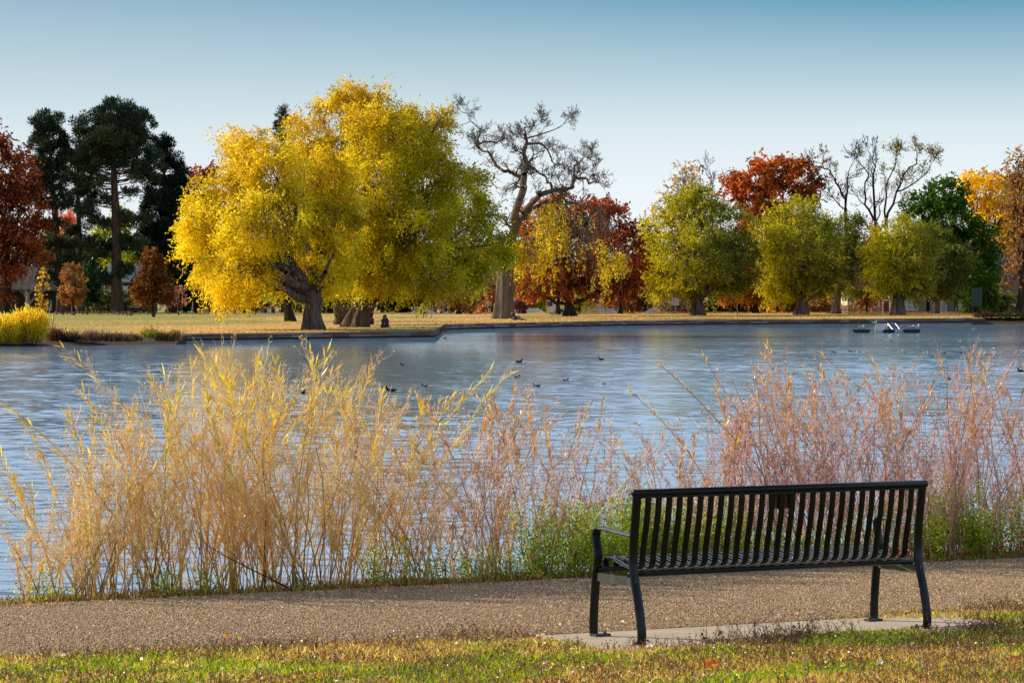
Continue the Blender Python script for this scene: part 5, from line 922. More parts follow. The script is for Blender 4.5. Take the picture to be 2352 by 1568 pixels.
def gz(up):
    b_ = [(-.36, .40, .02, .015, BK), (-.28, .40, .07, .05, WH), (-.15, .38, .12, .11, BR), (.03, .37, .14, .14, DBR), (.18, .40, .11, .12, BR), (.26, .46, .06, .07, (.3, .24, .18))]
    if up == 2: return b_+[(.29, .56, .035, .04, BK), (.29, .68, .03, .03, BK), (.30, .78, .035, .035, BK), (.34, .82, .035, .04, (.35, .35, .35)), (.39, .81, .02, .022, BK)]
    if up == 1: return b_+[(.34, .48, .035, .04, BK), (.43, .42, .03, .03, BK), (.50, .34, .03, .03, BK), (.55, .30, .035, .038, (.35, .35, .35)), (.59, .27, .02, .02, BK)]
    return b_+[(.33, .42, .035, .04, BK), (.39, .30, .03, .03, BK), (.42, .18, .03, .03, BK), (.44, .11, .035, .035, (.35, .35, .35)), (.46, .06, .02, .02, BK)]
geese = [(172, 726, 0, 180), (182, 723, 2, 20), (190, 725, 1, 200), (199, 724, 0, 160), (215, 723, 2, 10), (222, 721.5, 2, 170), (228, 725.5, 0, 0), (240, 722, 0, 180), (247, 723.5, 1, 190), (259, 721, 2, 180), (263, 722, 1, 20), (268, 725, 2, 175), (274, 726, 0, 0), (284, 724.5, 0, 15), (290, 725, 1, 190), (298, 724, 0, 180), (301, 729, 0, 185), (322, 724, 2, 0), (340, 725, 0, 10), (357, 725, 0, 185), (130, 726, 0, 170), (144, 727, 1, 200), (155, 725, 0, 0)]
nm_ = {2: 'with neck stretched up', 1: 'leaning forward to walk', 0: 'grazing, head down'}
for k, (u, v, up, yw_) in enumerate(sorted(geese)):
    Y = yl(v); p = P(u, v, Y); mk_ = 'left of the slender pine' if u < 150 else 'below the young orange maple' if u < 185 else 'below the small dark tree' if u < 215 else 'left of the tallest pine trunk' if u < 262 else 'right of the tallest pine trunk' if u < 310 else 'near the young rust brown oak'
    fc = 'facing left' if 90 < yw_ < 270 else 'facing right'
    bird('goose', f'goose {nm_[up]}, {fc}, {mk_}', 'goose', (p.x, Y, ZL), R(yw_+random.uniform(-25, 25)), gz(up), 'geese grazing on the left lawn', (.05, -.01, .016, BK), 2, (-.04, .13, .40, .24, .09, BR), .88)
def dk(head, body, side): return [(-.20, .07, .012, .01, body), (-.14, .06, .05, .035, body), (-.05, .03, .085, .07, side), (.06, .03, .08, .07, side), (.12, .07, .045, .05, body), (.14, .13, .03, .032, head), (.155, .165, .034, .036, head), (.19, .165, .018, .02, head)]
DKB_ = (.03, .025, .025)
ducks = [(1192, 832, 0, 0, 1.2, 'dark duck'), (1381, 826, 0, 180, 1, 'dark duck'), (1187, 867, 1, 10, .8, 'small duck'), (1233, 888, 1, 170, 1.0, 'black and white duck'), (1299, 874, 1, 0, .8, 'small duck'), (1386, 882, 2, 180, .8, 'white duck'), (975, 888, 1, 180, .8, 'small duck'), (898, 899, 0, 185, 1.3, 'large brown duck'), (697, 904, 0, 80, 1.1, 'dark duck'), (924, 838, 0, 180, .7, 'dark duck'), (1022, 777, 0, 0, .8, 'dark duck'),
         (1915, 810, 1, 180, .8, 'small duck'), (1953, 808, 1, 180, .8, 'black and white duck'), (1972, 809, 2, 180, .9, 'white duck'), (2069, 809, 2, 0, .9, 'white duck'), (2126, 812, 2, 10, .9, 'white duck'), (2168, 812, 1, 180, .8, 'small duck'), (2208, 810, 0, 0, .7, 'dark duck'), (2204, 784, 2, 30, .8, 'white duck'), (2235, 757, 2, 30, .8, 'white duck'), (2180, 872, 0, 90, .9, 'dark duck'), (2345, 853, 0, 180, 1.1, 'large brown duck'), (2046, 783, 0, 90, .6, 'dark duck')]
for k, (u, v, kd, yw_, s_, nm) in enumerate(ducks):
    Y = yw(v); p = P(u, v, Y); r_ = [dk(BK, DKB_, DBR), dk(BK, DKB_, WH), dk(WH, WH, WH)][kd]
    row = 'far out' if v < 790 else 'in mid lake' if v < 860 else 'closer in'
    where = ('beyond the golden thicket' if u < 1000 else 'left of the open water' if u < 1290 else 'above the open gap' if u < 1500 else 'left of the raft' if u < 1990 else 'below the raft' if u < 2140 else 'right of the raft')
    bird('duck', f'{nm} swimming {where}, {row}, {"heading left" if 120 < yw_ < 240 else "heading right" if yw_ < 45 else "turned away"}'+('' if k not in (1, 13, 16) else ', further out'), 'duck', (p.x, Y, ZW), R(yw_), r_, 'ducks on the lake', (.05, -.008, .012, (.12, .11, .08)), 0, (-.04, .08, .055, .12, .04, DKB_ if kd < 2 else GY), s_*.86)
# ------------------------------------------------------------------ solar raft
Yr = yw(764); s_ = Yr/FPX; O = P(2036, 764, Yr); t = thing('solar_raft', 'floating solar aerator with two tilted panels and three dark floats', 'raft', (O.x, Yr, ZW)); HULL = mat('dark_float', (.015, .03, .03), .5)
px = lambda u: (u-2036)*s_; pz = lambda v: (765-v)*s_
for (u0, u1) in ((1957, 1999), (2024, 2056), (2072, 2114)):
    a, b_ = px(u0), px(u1); m_ = (a+b_)/2; MB().add([(a, -.3, .28), (b_, -.3, .30), (b_-.12, -.22, -.05), (a+.2, -.22, -.05), (a, .3, .28), (b_, .3, .30), (b_-.12, .22, -.05), (a+.2, .22, -.05), ], [(0, 3, 2, 1), (4, 5, 6, 7), (0, 1, 5, 4), (3, 7, 6, 2), (0, 4, 7, 3), (1, 2, 6, 5)]).build('float', HULL, t)
ALU = mat('aluminium_frame', (.7, .72, .72), .35, .6); PVW = mat('reflecting_panel', (.42, .44, .46), .25, .3); PVB = mat('blue_panel', (.01, .035, .11), .2, 0, .8)
def panel(c4, m, lines):
    c4 = [Vector((px(u), y, pz(v))) for u, v, y in c4]; f = MB()
    for k in range(4): f.tube([c4[k], c4[(k+1) % 4]], .035, 6)
    fo = f.build('panel_frame', ALU, t); MB().add(c4, [(0, 1, 2, 3)]).build('solar_panel', m, fo)
    g_ = MB()
    for k in range(1, lines): a = c4[0].lerp(c4[3], k/lines); b_ = c4[1].lerp(c4[2], k/lines); g_.tube([a+Vector((0, -.01, .005)), b_+Vector((0, -.01, .005))], .012, 4)
    g_.build('cell_line', ALU, fo)
panel([(2013, 744, .2), (2035, 744.5, .2), (2027, 758.5, -.8), (2007, 758.5, -.8)], PVW, 6); panel([(2040, 744, .2), (2057, 743.5, .2), (2064, 757, -.8), (2048, 757, -.8)], PVB, 4)
for (a, b_) in (((1991, 757), (2010, 753)), ((1998, 757), (2008, 764)), ((2062, 763), (2078, 755)), ((2064, 757), (2070, 749)), ((2036, 745), (2036, 764)), ((2058, 764), (2058, 760)), ((2010, 766), (2010, 759))): MB().tube([(px(a[0]), 0, pz(a[1])), (px(b_[0]), 0, pz(b_[1]))], .03, 6).build('strut', ALU, t)
def gl(sleep): 
    r_ = [(-.26, .13, .01, .01, BK), (-.18, .12, .03, .025, GY), (-.08, .10, .075, .07, GY), (.05, .10, .08, .08, WH), (.13, .13, .05, .06, WH)]
    return r_+([(.15, .18, .04, .045, WH), (.13, .21, .03, .03, WH)] if sleep else [(.16, .20, .035, .04, WH), (.18, .25, .035, .035, WH), (.22, .25, .02, .02, WH)])
for (u, v, yw_, sl, lab) in [(1978, 759, 20, 1, 'pale gull sleeping on the left float of the solar raft'), (2040, 762, 90, 0, 'white gull standing on the middle float of the solar raft'), (2092, 759, 20, 1, 'pale gull sleeping on the right float, left of a pair'), (2104, 759, 30, 0, 'white gull upright at the end of the right float'), (2009, 744.5, 0, 0, 'white gull perched on the top corner of the pale panel')]:
    bird('gull', lab, 'gull', (O.x+px(u), Yr+(-.05 if v > 750 else .2), ZW+(.30 if v > 750 else .76)), R(yw_), gl(sl), 'gulls on the solar raft', (.05, -.005, .01, (.6, .4, .05)), 0, (-.06, .07, .12, .16, .05, GY), 1.6 if v > 750 else 1.0)

# ------------------------------------------------------------------ near willow thicket
def xpx(u): q = uv(u, 0); return CU+FPX*q.x/q.y
topx = [-400, 0, 60, 130, 190, 320, 450, 560, 650, 740, 860, 930, 1000, 1100, 1180, 1260, 1350, 1420, 1500, 1600, 1700, 1800, 1880, 1960, 2060, 2160, 2230, 2352, 2600]
topy = [1250, 1190, 1110, 1050, 960, 880, 825, 850, 815, 830, 880, 900, 945, 900, 905, 920, 930, 1000, 1010, 930, 880, 830, 810, 850, 870, 815, 815, 850, 840]
def hgt(u, v=-.3):
    q = uv(u, v); x = CU+FPX*q.x/q.y; yb = HZ+FPX*(ZC-bankz(v))/q.y; return (yb-np.interp(x, topx, topy))*q.y/FPX
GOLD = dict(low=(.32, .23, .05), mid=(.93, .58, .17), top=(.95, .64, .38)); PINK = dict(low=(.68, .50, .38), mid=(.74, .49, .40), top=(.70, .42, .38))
def near_shrub(label, u0, u1, nst, ntw, nsub, leaves, tipn, kind, seed_h=1.0, name='willow_shrub', group='leafless willow clumps on the near bank', fan=.25):
    uc = (u0+u1)/2; org = uv(uc, -.35, bankz(-.35)); t = thing(name, label, 'shrub', org, 0, group); o3 = np.array(org)
    us_ = rng.uniform(u0, u1, nst); vs_ = -rng.uniform(.08, .75, nst)
    base = np.array([[*(uv(a, b_)[:2]), bankz(b_)-.03] for a, b_ in zip(us_, vs_)])
    K = 7; tt = np.linspace(0, 1, K)
    H = np.array([hgt(a, b_)*1.03 for a, b_ in zip(us_, vs_)])*np.clip(rng.beta(4, 1.7, nst)*1.02, .35, 1.0)*seed_h
    tip_ = rng.choice(nst, min(nst, tipn), replace=False) if tipn else []; H[tip_] = np.array([hgt(a, b_) for a, b_ in zip(us_[tip_], vs_[tip_])])*rng.uniform(.95, 1.12, len(tip_))
    lean = rng.normal(0, .20, nst)+(us_-uc)/(u1-u0)*fan; side = np.outer(lean, np.array(PD))+np.outer(rng.normal(0, .12, nst), np.array(PN))
    curve = (rng.normal(0, .13, (nst, 1))+lean[:, None]*.45)*np.array(PD)[None]
    S = base[:, None]+side[:, None]*H[:, None, None]*tt[None, :, None]+curve[:, None]*(H[:, None, None]*(tt**2)[None, :, None])
    S[:, :, 2] += H[:, None]*(tt-.04*tt**2)[None]; S[:, 1:-1] += rng.normal(0, .012, (nst, K-2, 3))
    r0 = rng.uniform(.0032, .0068, nst); Rn = r0[:, None]*(1-.75*tt)[None]
    kd = GOLD if kind == 'gold' else PINK if kind == 'pink' else {k_: tuple((np.array(GOLD[k_])+np.array(PINK[k_]))/2) for k_ in GOLD}
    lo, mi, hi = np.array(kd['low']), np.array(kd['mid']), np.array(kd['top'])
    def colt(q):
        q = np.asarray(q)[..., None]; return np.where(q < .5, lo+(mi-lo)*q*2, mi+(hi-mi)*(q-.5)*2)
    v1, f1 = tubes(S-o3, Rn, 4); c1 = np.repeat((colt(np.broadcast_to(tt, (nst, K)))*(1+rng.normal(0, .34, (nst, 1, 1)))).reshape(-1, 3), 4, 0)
    link('stems', np_mesh('stems', v1, f1, np.clip(c1, .01, .9)), STALK, t, True)
    # twigs
    def off(parent, pH, n_each, smin, lfac, r_, K2, spread, qp):
        n_ = len(parent)*n_each; pi = np.repeat(np.arange(len(parent)), n_each); q = rng.uniform(smin, .97, n_); Kp = parent.shape[1]
        f_ = q*(Kp-1); i0 = np.minimum(f_.astype(int), Kp-2); fr = (f_-i0)[:, None]; st = parent[pi, i0]*(1-fr)+parent[pi, i0+1]*fr
        d = parent[pi, i0+1]-parent[pi, i0]; d /= np.linalg.norm(d, axis=1, keepdims=True)
        d2 = d+rvec(n_)*spread; d2[:, 2] = np.abs(d2[:, 2])*.8+.15; d2 /= np.linalg.norm(d2, axis=1, keepdims=True)
        ln = pH[pi]*lfac*rng.uniform(.5, 1.3, n_)*(1.15-q*.7); t2 = np.linspace(0, 1, K2)
        Q = st[:, None]+d2[:, None]*(ln[:, None, None]*t2[None, :, None])+(d-d2)[:, None]*(ln[:, None, None]*.35*(t2**2)[None, :, None]); Q[:, 1:] += rng.normal(0, .004, (n_, K2-1, 3))
        rr = r_*rng.uniform(.7, 1.3, n_); return Q, rr[:, None]*(1-.6*t2)[None], np.clip(qp[pi]*0+q*.65+.35, 0, 1), ln
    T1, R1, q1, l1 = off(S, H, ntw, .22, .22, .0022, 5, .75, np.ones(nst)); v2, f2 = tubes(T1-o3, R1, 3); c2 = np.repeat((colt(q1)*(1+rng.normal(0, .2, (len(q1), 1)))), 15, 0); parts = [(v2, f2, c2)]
    if nsub:
        T2, R2, q2, l2 = off(T1, l1, nsub, .15, .5, .0009, 4, .9, q1); q2 = np.repeat(q1, nsub); v3, f3 = tubes(T2-o3, R2, 3); parts.append((v3, f3, np.repeat(colt(np.clip(q2+.1, 0, 1))*(1+rng.normal(0, .2, (len(q2), 1)))*1.1, 12, 0)))
    Vv, Ff, Cc = merge(parts); link('twigs', np_mesh('twigs', Vv, Ff, np.clip(Cc, .01, .9)), STALK, t)
    # leaves on twigs
    lf = []; src = T2 if nsub else T1; n_ = leaves; i_ = rng.integers(0, len(src), n_); kk = rng.integers(1, src.shape[1], n_); pos = src[i_, kk]+rng.normal(0, .006, (n_, 3)); ax = rvec(n_)*.8+np.array((0, 0, .3))
    if kind == 'gold': lf.append(leafquads(pos-o3, rng.uniform(.008, .026, n_), .0055, palette(n_, [(.85, .68, .36), (.88, .62, .14), (.65, .48, .12), (.92, .84, .6)], [3, 3, 2, 2]), ax))
    else: lf.append(leafquads(pos-o3, rng.uniform(.010, .032, n_), .0065, palette(n_, [(.42, .25, .15), (.60, .42, .28), (.75, .60, .46), (.22, .12, .08), (.90, .80, .72)], [3, 3, 2, 2, 2]), ax))
    # long yellow leaves at tips
    if tipn:
        ch = tip_
        for c_ in ch:
            m_ = rng.integers(20, 50); q = rng.uniform(.62, 1.0, m_); f_ = q*(K-1); i0 = np.minimum(f_.astype(int), K-2); fr = (f_-i0)[:, None]; p_ = S[c_, i0]*(1-fr)+S[c_, i0+1]*fr
            d = S[c_, -1]-S[c_, -2]; d /= np.linalg.norm(d); ax = d+rvec(m_)*.55; ln = rng.uniform(.05, .12, m_)*(1 if kind == 'gold' else .65); axn = ax/np.linalg.norm(ax, axis=1, keepdims=True)
            lf.append(leafquads(p_+axn*ln[:, None]*.5-o3, ln, .0105, palette(m_, [(.85, .62, .03), (.80, .48, .03), (.82, .66, .10)] if kind == 'gold' else [(.84, .54, .08), (.74, .44, .12), (.62, .32, .12)]), ax))
    Vv, Ff, Cc = merge(lf); link('leaves', np_mesh('leaves', Vv, Ff, np.clip(Cc, .01, .95)), DRYLEAF, t); return t
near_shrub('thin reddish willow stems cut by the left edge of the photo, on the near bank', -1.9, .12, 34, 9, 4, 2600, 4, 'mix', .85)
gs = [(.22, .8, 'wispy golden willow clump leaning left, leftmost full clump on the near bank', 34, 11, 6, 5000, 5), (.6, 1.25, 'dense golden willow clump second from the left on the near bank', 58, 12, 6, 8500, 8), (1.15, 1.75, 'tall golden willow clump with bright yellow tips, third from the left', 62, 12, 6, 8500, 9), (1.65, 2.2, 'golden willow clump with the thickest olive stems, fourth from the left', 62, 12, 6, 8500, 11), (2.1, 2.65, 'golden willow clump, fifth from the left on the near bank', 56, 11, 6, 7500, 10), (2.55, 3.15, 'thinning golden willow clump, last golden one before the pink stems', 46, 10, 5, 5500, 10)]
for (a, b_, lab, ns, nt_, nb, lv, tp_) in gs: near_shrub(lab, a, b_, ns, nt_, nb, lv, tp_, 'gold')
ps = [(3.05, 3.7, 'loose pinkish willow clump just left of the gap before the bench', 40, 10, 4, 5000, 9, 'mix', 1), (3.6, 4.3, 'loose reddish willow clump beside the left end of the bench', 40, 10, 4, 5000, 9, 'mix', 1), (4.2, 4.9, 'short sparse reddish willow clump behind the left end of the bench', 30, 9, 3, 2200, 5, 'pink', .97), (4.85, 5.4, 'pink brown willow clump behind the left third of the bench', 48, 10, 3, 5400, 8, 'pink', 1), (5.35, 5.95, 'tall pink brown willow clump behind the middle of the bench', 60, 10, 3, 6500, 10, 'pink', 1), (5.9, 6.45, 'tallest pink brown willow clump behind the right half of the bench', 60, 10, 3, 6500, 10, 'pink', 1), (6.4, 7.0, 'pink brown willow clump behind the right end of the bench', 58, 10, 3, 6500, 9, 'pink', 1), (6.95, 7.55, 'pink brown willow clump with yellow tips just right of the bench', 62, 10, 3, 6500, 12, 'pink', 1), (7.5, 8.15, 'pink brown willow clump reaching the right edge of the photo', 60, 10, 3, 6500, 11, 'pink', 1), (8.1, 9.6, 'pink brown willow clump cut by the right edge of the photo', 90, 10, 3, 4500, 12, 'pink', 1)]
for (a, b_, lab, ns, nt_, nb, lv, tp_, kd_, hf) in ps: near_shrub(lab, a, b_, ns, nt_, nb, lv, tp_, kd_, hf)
# fallen dark branch in the golden clump
tj = [((uv(1.45, -.12, .34)), uv(2.1, -.12, .0), .002, .005, .06), (uv(1.75, -.12, .17), uv(1.6, -.1, .3), .003, .0015, .08)]
(v1, f1), _ = limbset(tj, 8, 6); tag(link('fallen_branch', np_mesh('fallen_branch', v1, f1), DBARK), 'dark fallen branch slanting through the base of the golden willow stems', 'branch')
# green leafy undergrowth
def bush(label, u0, u1, h0, n0, pal, name='leafy_bush', v0=-.42, v1=-.04, lsz=(.022, .014), group=None, stems=70):
    n = int(n0*1.5); h0 *= 1.1; uc = (u0+u1)/2; org = uv(uc, (v0+v1)/2, bankz((v0+v1)/2)); t = thing(name, label, 'shrub', org, 0, group); o3 = np.array(org)
    us_ = rng.uniform(u0, u1, stems); vs_ = rng.uniform(v0, v1, stems); base = np.array([[*(uv(a, b_)[:2]), bankz(b_)] for a, b_ in zip(us_, vs_)]); H = h0*rng.uniform(.45, 1.05, stems)*(1-.35*np.abs((us_-uc)/(u1-u0)*2)**2)
    tip = base+np.outer(rng.normal(0, .18, stems), np.array(PD))*H[:, None]+np.outer(rng.normal(0, .15, stems), np.array(PN))*H[:, None]; tip[:, 2] = base[:, 2]+H
    t_2 = np.linspace(0, 1, 5); S = base[:, None]*(1-t_2)[None, :, None]+tip[:, None]*t_2[None, :, None]; S[:, 1:] += rng.normal(0, .012, (stems, 4, 3)); v1_, f1_ = tubes(S-o3, np.tile(np.linspace(.003, .001, 5), (stems, 1)), 3)
    link('stems', np_mesh('stems', v1_, f1_, palette(len(v1_), [(.14, .12, .04), (.2, .14, .06)])), TWIG, t)
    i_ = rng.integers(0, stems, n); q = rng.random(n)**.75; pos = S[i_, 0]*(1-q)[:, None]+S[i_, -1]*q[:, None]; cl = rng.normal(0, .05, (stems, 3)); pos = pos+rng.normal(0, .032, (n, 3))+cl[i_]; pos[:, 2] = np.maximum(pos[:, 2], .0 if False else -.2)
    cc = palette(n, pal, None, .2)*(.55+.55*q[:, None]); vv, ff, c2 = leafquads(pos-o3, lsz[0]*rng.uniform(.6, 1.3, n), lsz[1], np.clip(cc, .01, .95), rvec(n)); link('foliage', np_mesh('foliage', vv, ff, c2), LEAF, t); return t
GB = [(.36, .54, .03), (.54, .64, .04), (.16, .28, .025), (.62, .64, .06)]
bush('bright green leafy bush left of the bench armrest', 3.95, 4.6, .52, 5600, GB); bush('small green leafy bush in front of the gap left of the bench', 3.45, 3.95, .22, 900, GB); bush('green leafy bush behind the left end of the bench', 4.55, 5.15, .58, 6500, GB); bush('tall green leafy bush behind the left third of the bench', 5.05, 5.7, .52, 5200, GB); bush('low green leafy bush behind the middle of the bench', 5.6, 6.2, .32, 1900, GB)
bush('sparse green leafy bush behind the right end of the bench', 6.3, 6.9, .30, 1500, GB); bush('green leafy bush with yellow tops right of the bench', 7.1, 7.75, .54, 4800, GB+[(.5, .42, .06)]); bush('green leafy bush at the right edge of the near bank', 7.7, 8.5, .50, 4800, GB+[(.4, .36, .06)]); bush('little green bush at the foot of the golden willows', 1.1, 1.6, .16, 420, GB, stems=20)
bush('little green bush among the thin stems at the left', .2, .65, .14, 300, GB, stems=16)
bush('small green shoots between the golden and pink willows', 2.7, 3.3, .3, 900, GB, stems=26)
# low red and green weeds along the lake side of the path
def strip(name, label, n, u0, u1, fn, pal, hb, wb, m=BLADE, cat='weeds', upr=1.0, fnh=None, z0=0, ww=None, zr=0):
    u = rng.uniform(u0, u1, n); v = fn(u, n); x = PO.x+PD.x*u+PN.x*v; y = PO.y+PD.y*u+PN.y*v; z = np.full(n, z0)+zr*rng.random(n)**1.5
    h = hb*rng.uniform(.4, 1.3, n)*(fnh(u, v) if fnh else 1); pos = np.stack([x, y, z+h*.42], 1); ax = rng.normal(0, .45, (n, 3)); ax[:, 2] = upr
    cc = pal(u, v, n) if callable(pal) else palette(n, pal, ww, .2); vv, ff, c2 = leafquads(pos, h, wb, np.clip(cc, .005, .95), ax); return tag(link(name, np_mesh(name, vv, ff, c2), m), label, cat, kind='stuff')
strip('edge_weeds', 'low green and red weeds along the lake edge of the path', 15000, -1.6, 9.4, lambda u, n: -rng.random(n)**1.4*.42+.03+.02*np.sin(u*9), [(.20, .26, .03), (.34, .30, .06), (.30, .10, .05), (.45, .34, .12), (.16, .05, .03)], .06, .008, fnh=lambda u, v: .5+1.3*fbm(u*3, u*0+.3), z0=-.02)
strip('red_creeper', 'bright red leaves of low creeper right of the bench', 420, 6.6, 8.6, lambda u, n: -rng.random(n)*.4, [(.65, .02, .03), (.5, .05, .03), (.6, .12, .10), (.3, .03, .03)], .035, .02, LEAF, upr=.3, z0=.03, zr=.16)
strip('dry_verge', 'straw coloured grass verge right of the bench beyond the path', 6000, 6.5, 9.4, lambda u, n: -rng.random(n)*.4+.0, [(.5, .42, .12), (.40, .40, .08), (.6, .46, .2)], .05, .005, z0=-.01)

# ------------------------------------------------------------------ foreground lawn
def gpal(u, v, n):
    g1 = fbm(u*1.1+3, v*2.2+5); g2 = fbm(u*3.3, v*5+9); k = g1*.6+g2*.4
    green = palette(n, [(.26, .43, .008), (.42, .52, .01), (.12, .21, .01), (.56, .52, .03)], None, .18); dry = palette(n, [(.70, .52, .10), (.54, .34, .07), (.34, .13, .05), (.80, .64, .20)], None, .18)
    p_ = np.clip((k-.47)*8+.46, .06, .93); return np.where((rng.random(n) < p_)[:, None], green, dry)
def inpad(u, v): return (u > 2.12) & (u < 5.0) & (v > 3.22+np.maximum(0, u-4.35)*.5+.1*fbm(u*6, u*0+3)*(u > 4.2)) & (v < 4.18+.16*(fbm(u*4, u*0+1)-.5)-.16*np.clip(u-2.7, 0, 1)+.12*(u > 4.3))
def lawn(name, label, n, u0, u1, v1, h, wd):
    u = rng.uniform(u0, u1, n); ne = 2.66+.5*np.clip((u+1)/3, 0, 1)-.24*np.clip((u-4.1)/.8, 0, 1)+.25*(fbm(u*2.2, u*0+4)-.45); v = ne+(v1-ne)*rng.random(n); k = ~inpad(u, v)&~((u > 2.2) & (u < 4.5) & (v < 3.3) & (rng.random(n) < .6)); u, v = u[k], v[k]; n = len(u)
    e = v-(2.66+.5*np.clip((u+1)/3, 0, 1)); hh = h*rng.uniform(.45, 1.35, n)*(.7+.7*fbm(u*2, v*2+3))*np.clip(.35+e*1.5, .35, 1); x = PO.x+PD.x*u+PN.x*v; y = PO.y+PD.y*u+PN.y*v
    ax = rng.normal(0, .55, (n, 3)); ax[:, 2] = .8; cc = gpal(u, v, n); dry_edge = (e < .35) & (rng.random(n) < .75); cc[dry_edge] = palette(int(dry_edge.sum()), [(.55, .38, .16), (.42, .26, .12), (.36, .30, .08)])
    vv, ff, c2 = leafquads(np.stack([x, y, hh*.4], 1), hh, wd, np.clip(cc, .005, .95), ax); return tag(link(name, np_mesh(name, vv, ff, c2), BLADE), label, 'grass', kind='stuff')
lawn('lawn_grass', 'short green and straw coloured grass of the near lawn', 170000, -2.6, 6.8, 7.4, .042, .0055)
lawn('outer_lawn_grass', 'grass of the near lawn continuing out of the photo', 50000, -6, 11, 10.5, .045, .008)
# dark red weeds
def weeds(n, u0, u1, v0f, name, label, h=.07):
    u = rng.uniform(u0, u1, n); v = v0f(u, n); k = (fbm(u*1.7+11, v*3+2) > .43); u, v = u[k], v[k]; n = len(u); P0 = np.stack([PO.x+PD.x*u+PN.x*v, PO.y+PD.y*u+PN.y*v, np.zeros(n)], 1); H = h*rng.uniform(.5, 1.5, n)
    d = rng.normal(0, .45, (n, 3)); d[:, 2] = 1; P1 = P0+d*H[:, None]; tt = np.linspace(0, 1, 3)[None, :, None]; v1_, f1_ = tubes(P0[:, None]*(1-tt)+P1[:, None]*tt, np.tile(np.array([.0016, .0013, .0008]), (n, 1)), 3)
    m_ = n*7; i_ = np.repeat(np.arange(n), 7); q = rng.random(m_); pos = P0[i_]*(1-q)[:, None]+P1[i_]*q[:, None]+rng.normal(0, .007, (m_, 3)); pos[:, 2] = np.abs(pos[:, 2]); pal = palette(m_, [(.22, .05, .03), (.12, .06, .03), (.36, .12, .05), (.16, .22, .03), (.5, .3, .1)], [4, 2, 3, 3, 2])
    vv, ff, cc = leafquads(pos, rng.uniform(.010, .022, m_), .007, pal, rvec(m_)); Vv, Ff, Cc = merge([(v1_, f1_, np.tile(np.array((.14, .06, .04)), (len(v1_), 1))), (vv, ff, cc)])
    return tag(link(name, np_mesh(name, Vv, Ff, np.clip(Cc, 0, .9)), DRYLEAF), label, 'weeds', kind='stuff')
weeds(12500, -2.5, 6.8, lambda u, n: 3.0+rng.random(n)**1.2*3.6+1.1*(u > 2.1)*(u < 5.3), 'lawn_weeds', 'dark reddish weeds growing through the near lawn', .06)
weeds(900, 2.8, 6.2, lambda u, n: 4.04+rng.random(n)*.4, 'pad_edge_weeds', 'taller dark weeds along the near edge of the concrete pad', .10)
# litter of little dry leaves
n = 5200; u = rng.uniform(-2.4, 6.6, n); v = 2.9+rng.random(n)*4; k = ~inpad(u, v); u, v = u[k], v[k]; n = len(u)
vv, ff, cc = leafquads(np.stack([PO.x+PD.x*u+PN.x*v, PO.y+PD.y*u+PN.y*v, rng.uniform(.02, .05, n)], 1), rng.uniform(.012, .035, n), rng.uniform(.01, .022, n), np.clip(palette(n, [(.6, .36, .1), (.7, .5, .08), (.45, .2, .08), (.7, .58, .42)], [4, 2, 3, 2]), 0, .95), rvec(n)*np.array((1, 1, .35)))
tag(link('leaf_litter', np_mesh('leaf_litter', vv, ff, cc), DRYLEAF), 'small dry leaf scraps strewn through the near lawn', 'leaves', kind='stuff')
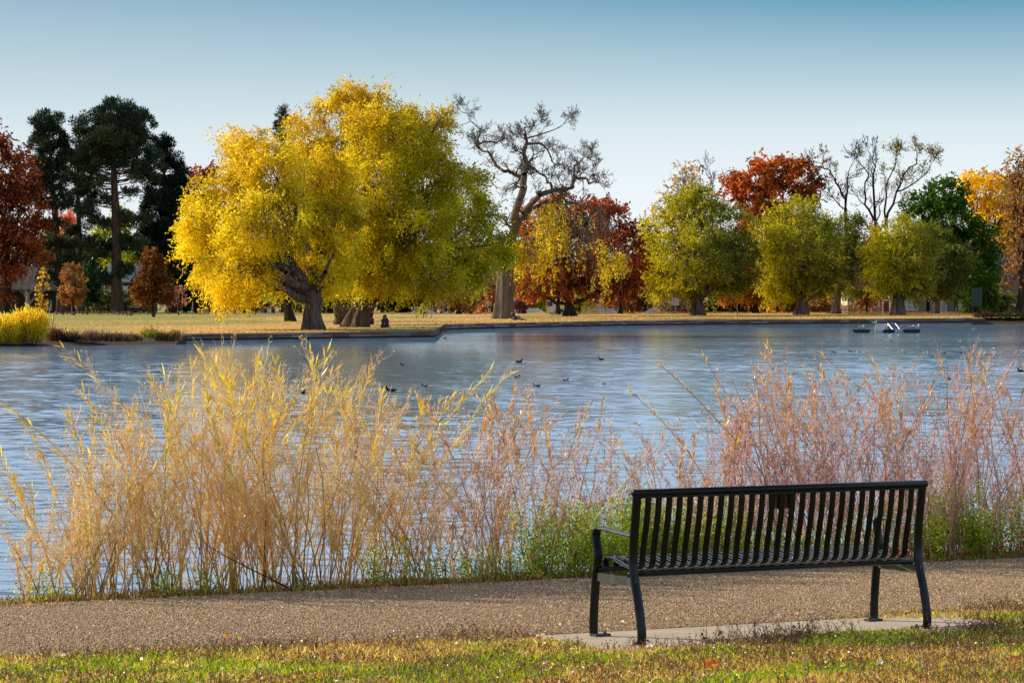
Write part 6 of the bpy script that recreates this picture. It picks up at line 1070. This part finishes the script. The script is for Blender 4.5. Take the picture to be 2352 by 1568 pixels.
# single large fallen leaves
def big_leaf(label, u_, v_, size, col, lobes=5, yaw=0, tilt=.5, h=.05):
    Yg = ZC*FPX/(v_-HZ); q = P(u_, v_, Yg); vs = [(0, 0, .012)]; K = lobes*4
    for k in range(K):
        a = math.pi*2*k/K; r_ = size*(.5+.5*(math.cos(a*lobes/1)*.5+.5))*(1.0-.22*abs(math.sin(a*.5))); vs.append((r_*math.cos(a), r_*math.sin(a), .008*math.sin(3*a)+.25*size*(r_/size)**2))
    mb = MB().add(vs, [(0, 1+k, 1+(k+1) % K) for k in range(K)], col); t = thing('fallen_leaf', label, 'leaf', (q.x, q.y, h), R(yaw), 'large fallen leaves on the near lawn'); t.rotation_euler = (tilt, .1, R(yaw))
    mb.build('blade', DRYLEAF, t, colors=True); MB().tube([(0, 0, .012), (-size*1.3, 0, .02)], .0016, 5, col=(.4, .2, .06)).build('leaf_stalk', TWIG, t, colors=True)
for a in [('bright orange maple leaf standing in the grass below the bench', 1630, 1545, .05, (.80, .27, .02), 5, 20, 1.1), ('rusty orange leaf in the grass near the right bench leg', 2140, 1494, .055, (.62, .16, .04), 3, 70, .5), ('dark orange leaf in the lawn below the bench', 1968, 1535, .04, (.55, .18, .03), 3, 10, .6), ('white curled leaf in the lawn right of the dark orange one', 2018, 1541, .032, (.85, .80, .70), 3, 40, .9), ('small yellow leaf by the foot of the right rear leg', 2118, 1436, .03, (.8, .62, .06), 4, 0, .8), ('yellow leaf lying right of the bench', 2145, 1425, .03, (.8, .6, .04), 4, 50, .5),
          ('orange leaf in the grass left of the middle', 520, 1478, .03, (.75, .36, .05), 4, 40, .6), ('bright yellow leaf in the grass near the bottom left', 650, 1524, .04, (.85, .72, .05), 4, 80, .5), ('pale leaf in the grass near the bottom left', 770, 1527, .035, (.75, .6, .4), 3, 0, .7), ('white leaf scrap at the edge of the near lawn, far left', 145, 1523, .02, (.85, .75, .68), 3, 0, .9), ('pale curled leaf on the grass below the left bench leg', 1490, 1500, .035, (.85, .75, .6), 3, 20, .9), ('orange leaf at the right edge of the lawn', 2330, 1532, .035, (.7, .25, .04), 4, 0, .5), ('yellow leaf at the bottom left corner', 10, 1536, .025, (.85, .65, .05), 4, 0, .5), ('straw coloured leaf right of the bench below the pad', 2240, 1530, .03, (.8, .5, .12), 4, 30, .6), ('pale pink leaf in the grass near the middle bottom', 1250, 1542, .022, (.8, .65, .55), 3, 30, .7)]: big_leaf(*a)


_by = {}
for o in list(C.objects):
    if o.parent is None and o.get('category') in ('duck', 'goose'): _by.setdefault(o['label'], []).append(o)
for lb, os_ in _by.items():
    if len(os_) == 2:
        for o, sd_ in zip(sorted(os_, key=lambda q: q.location.x/q.location.y), ('left', 'right')): o['label'] = lb+', '+sd_+' of two'
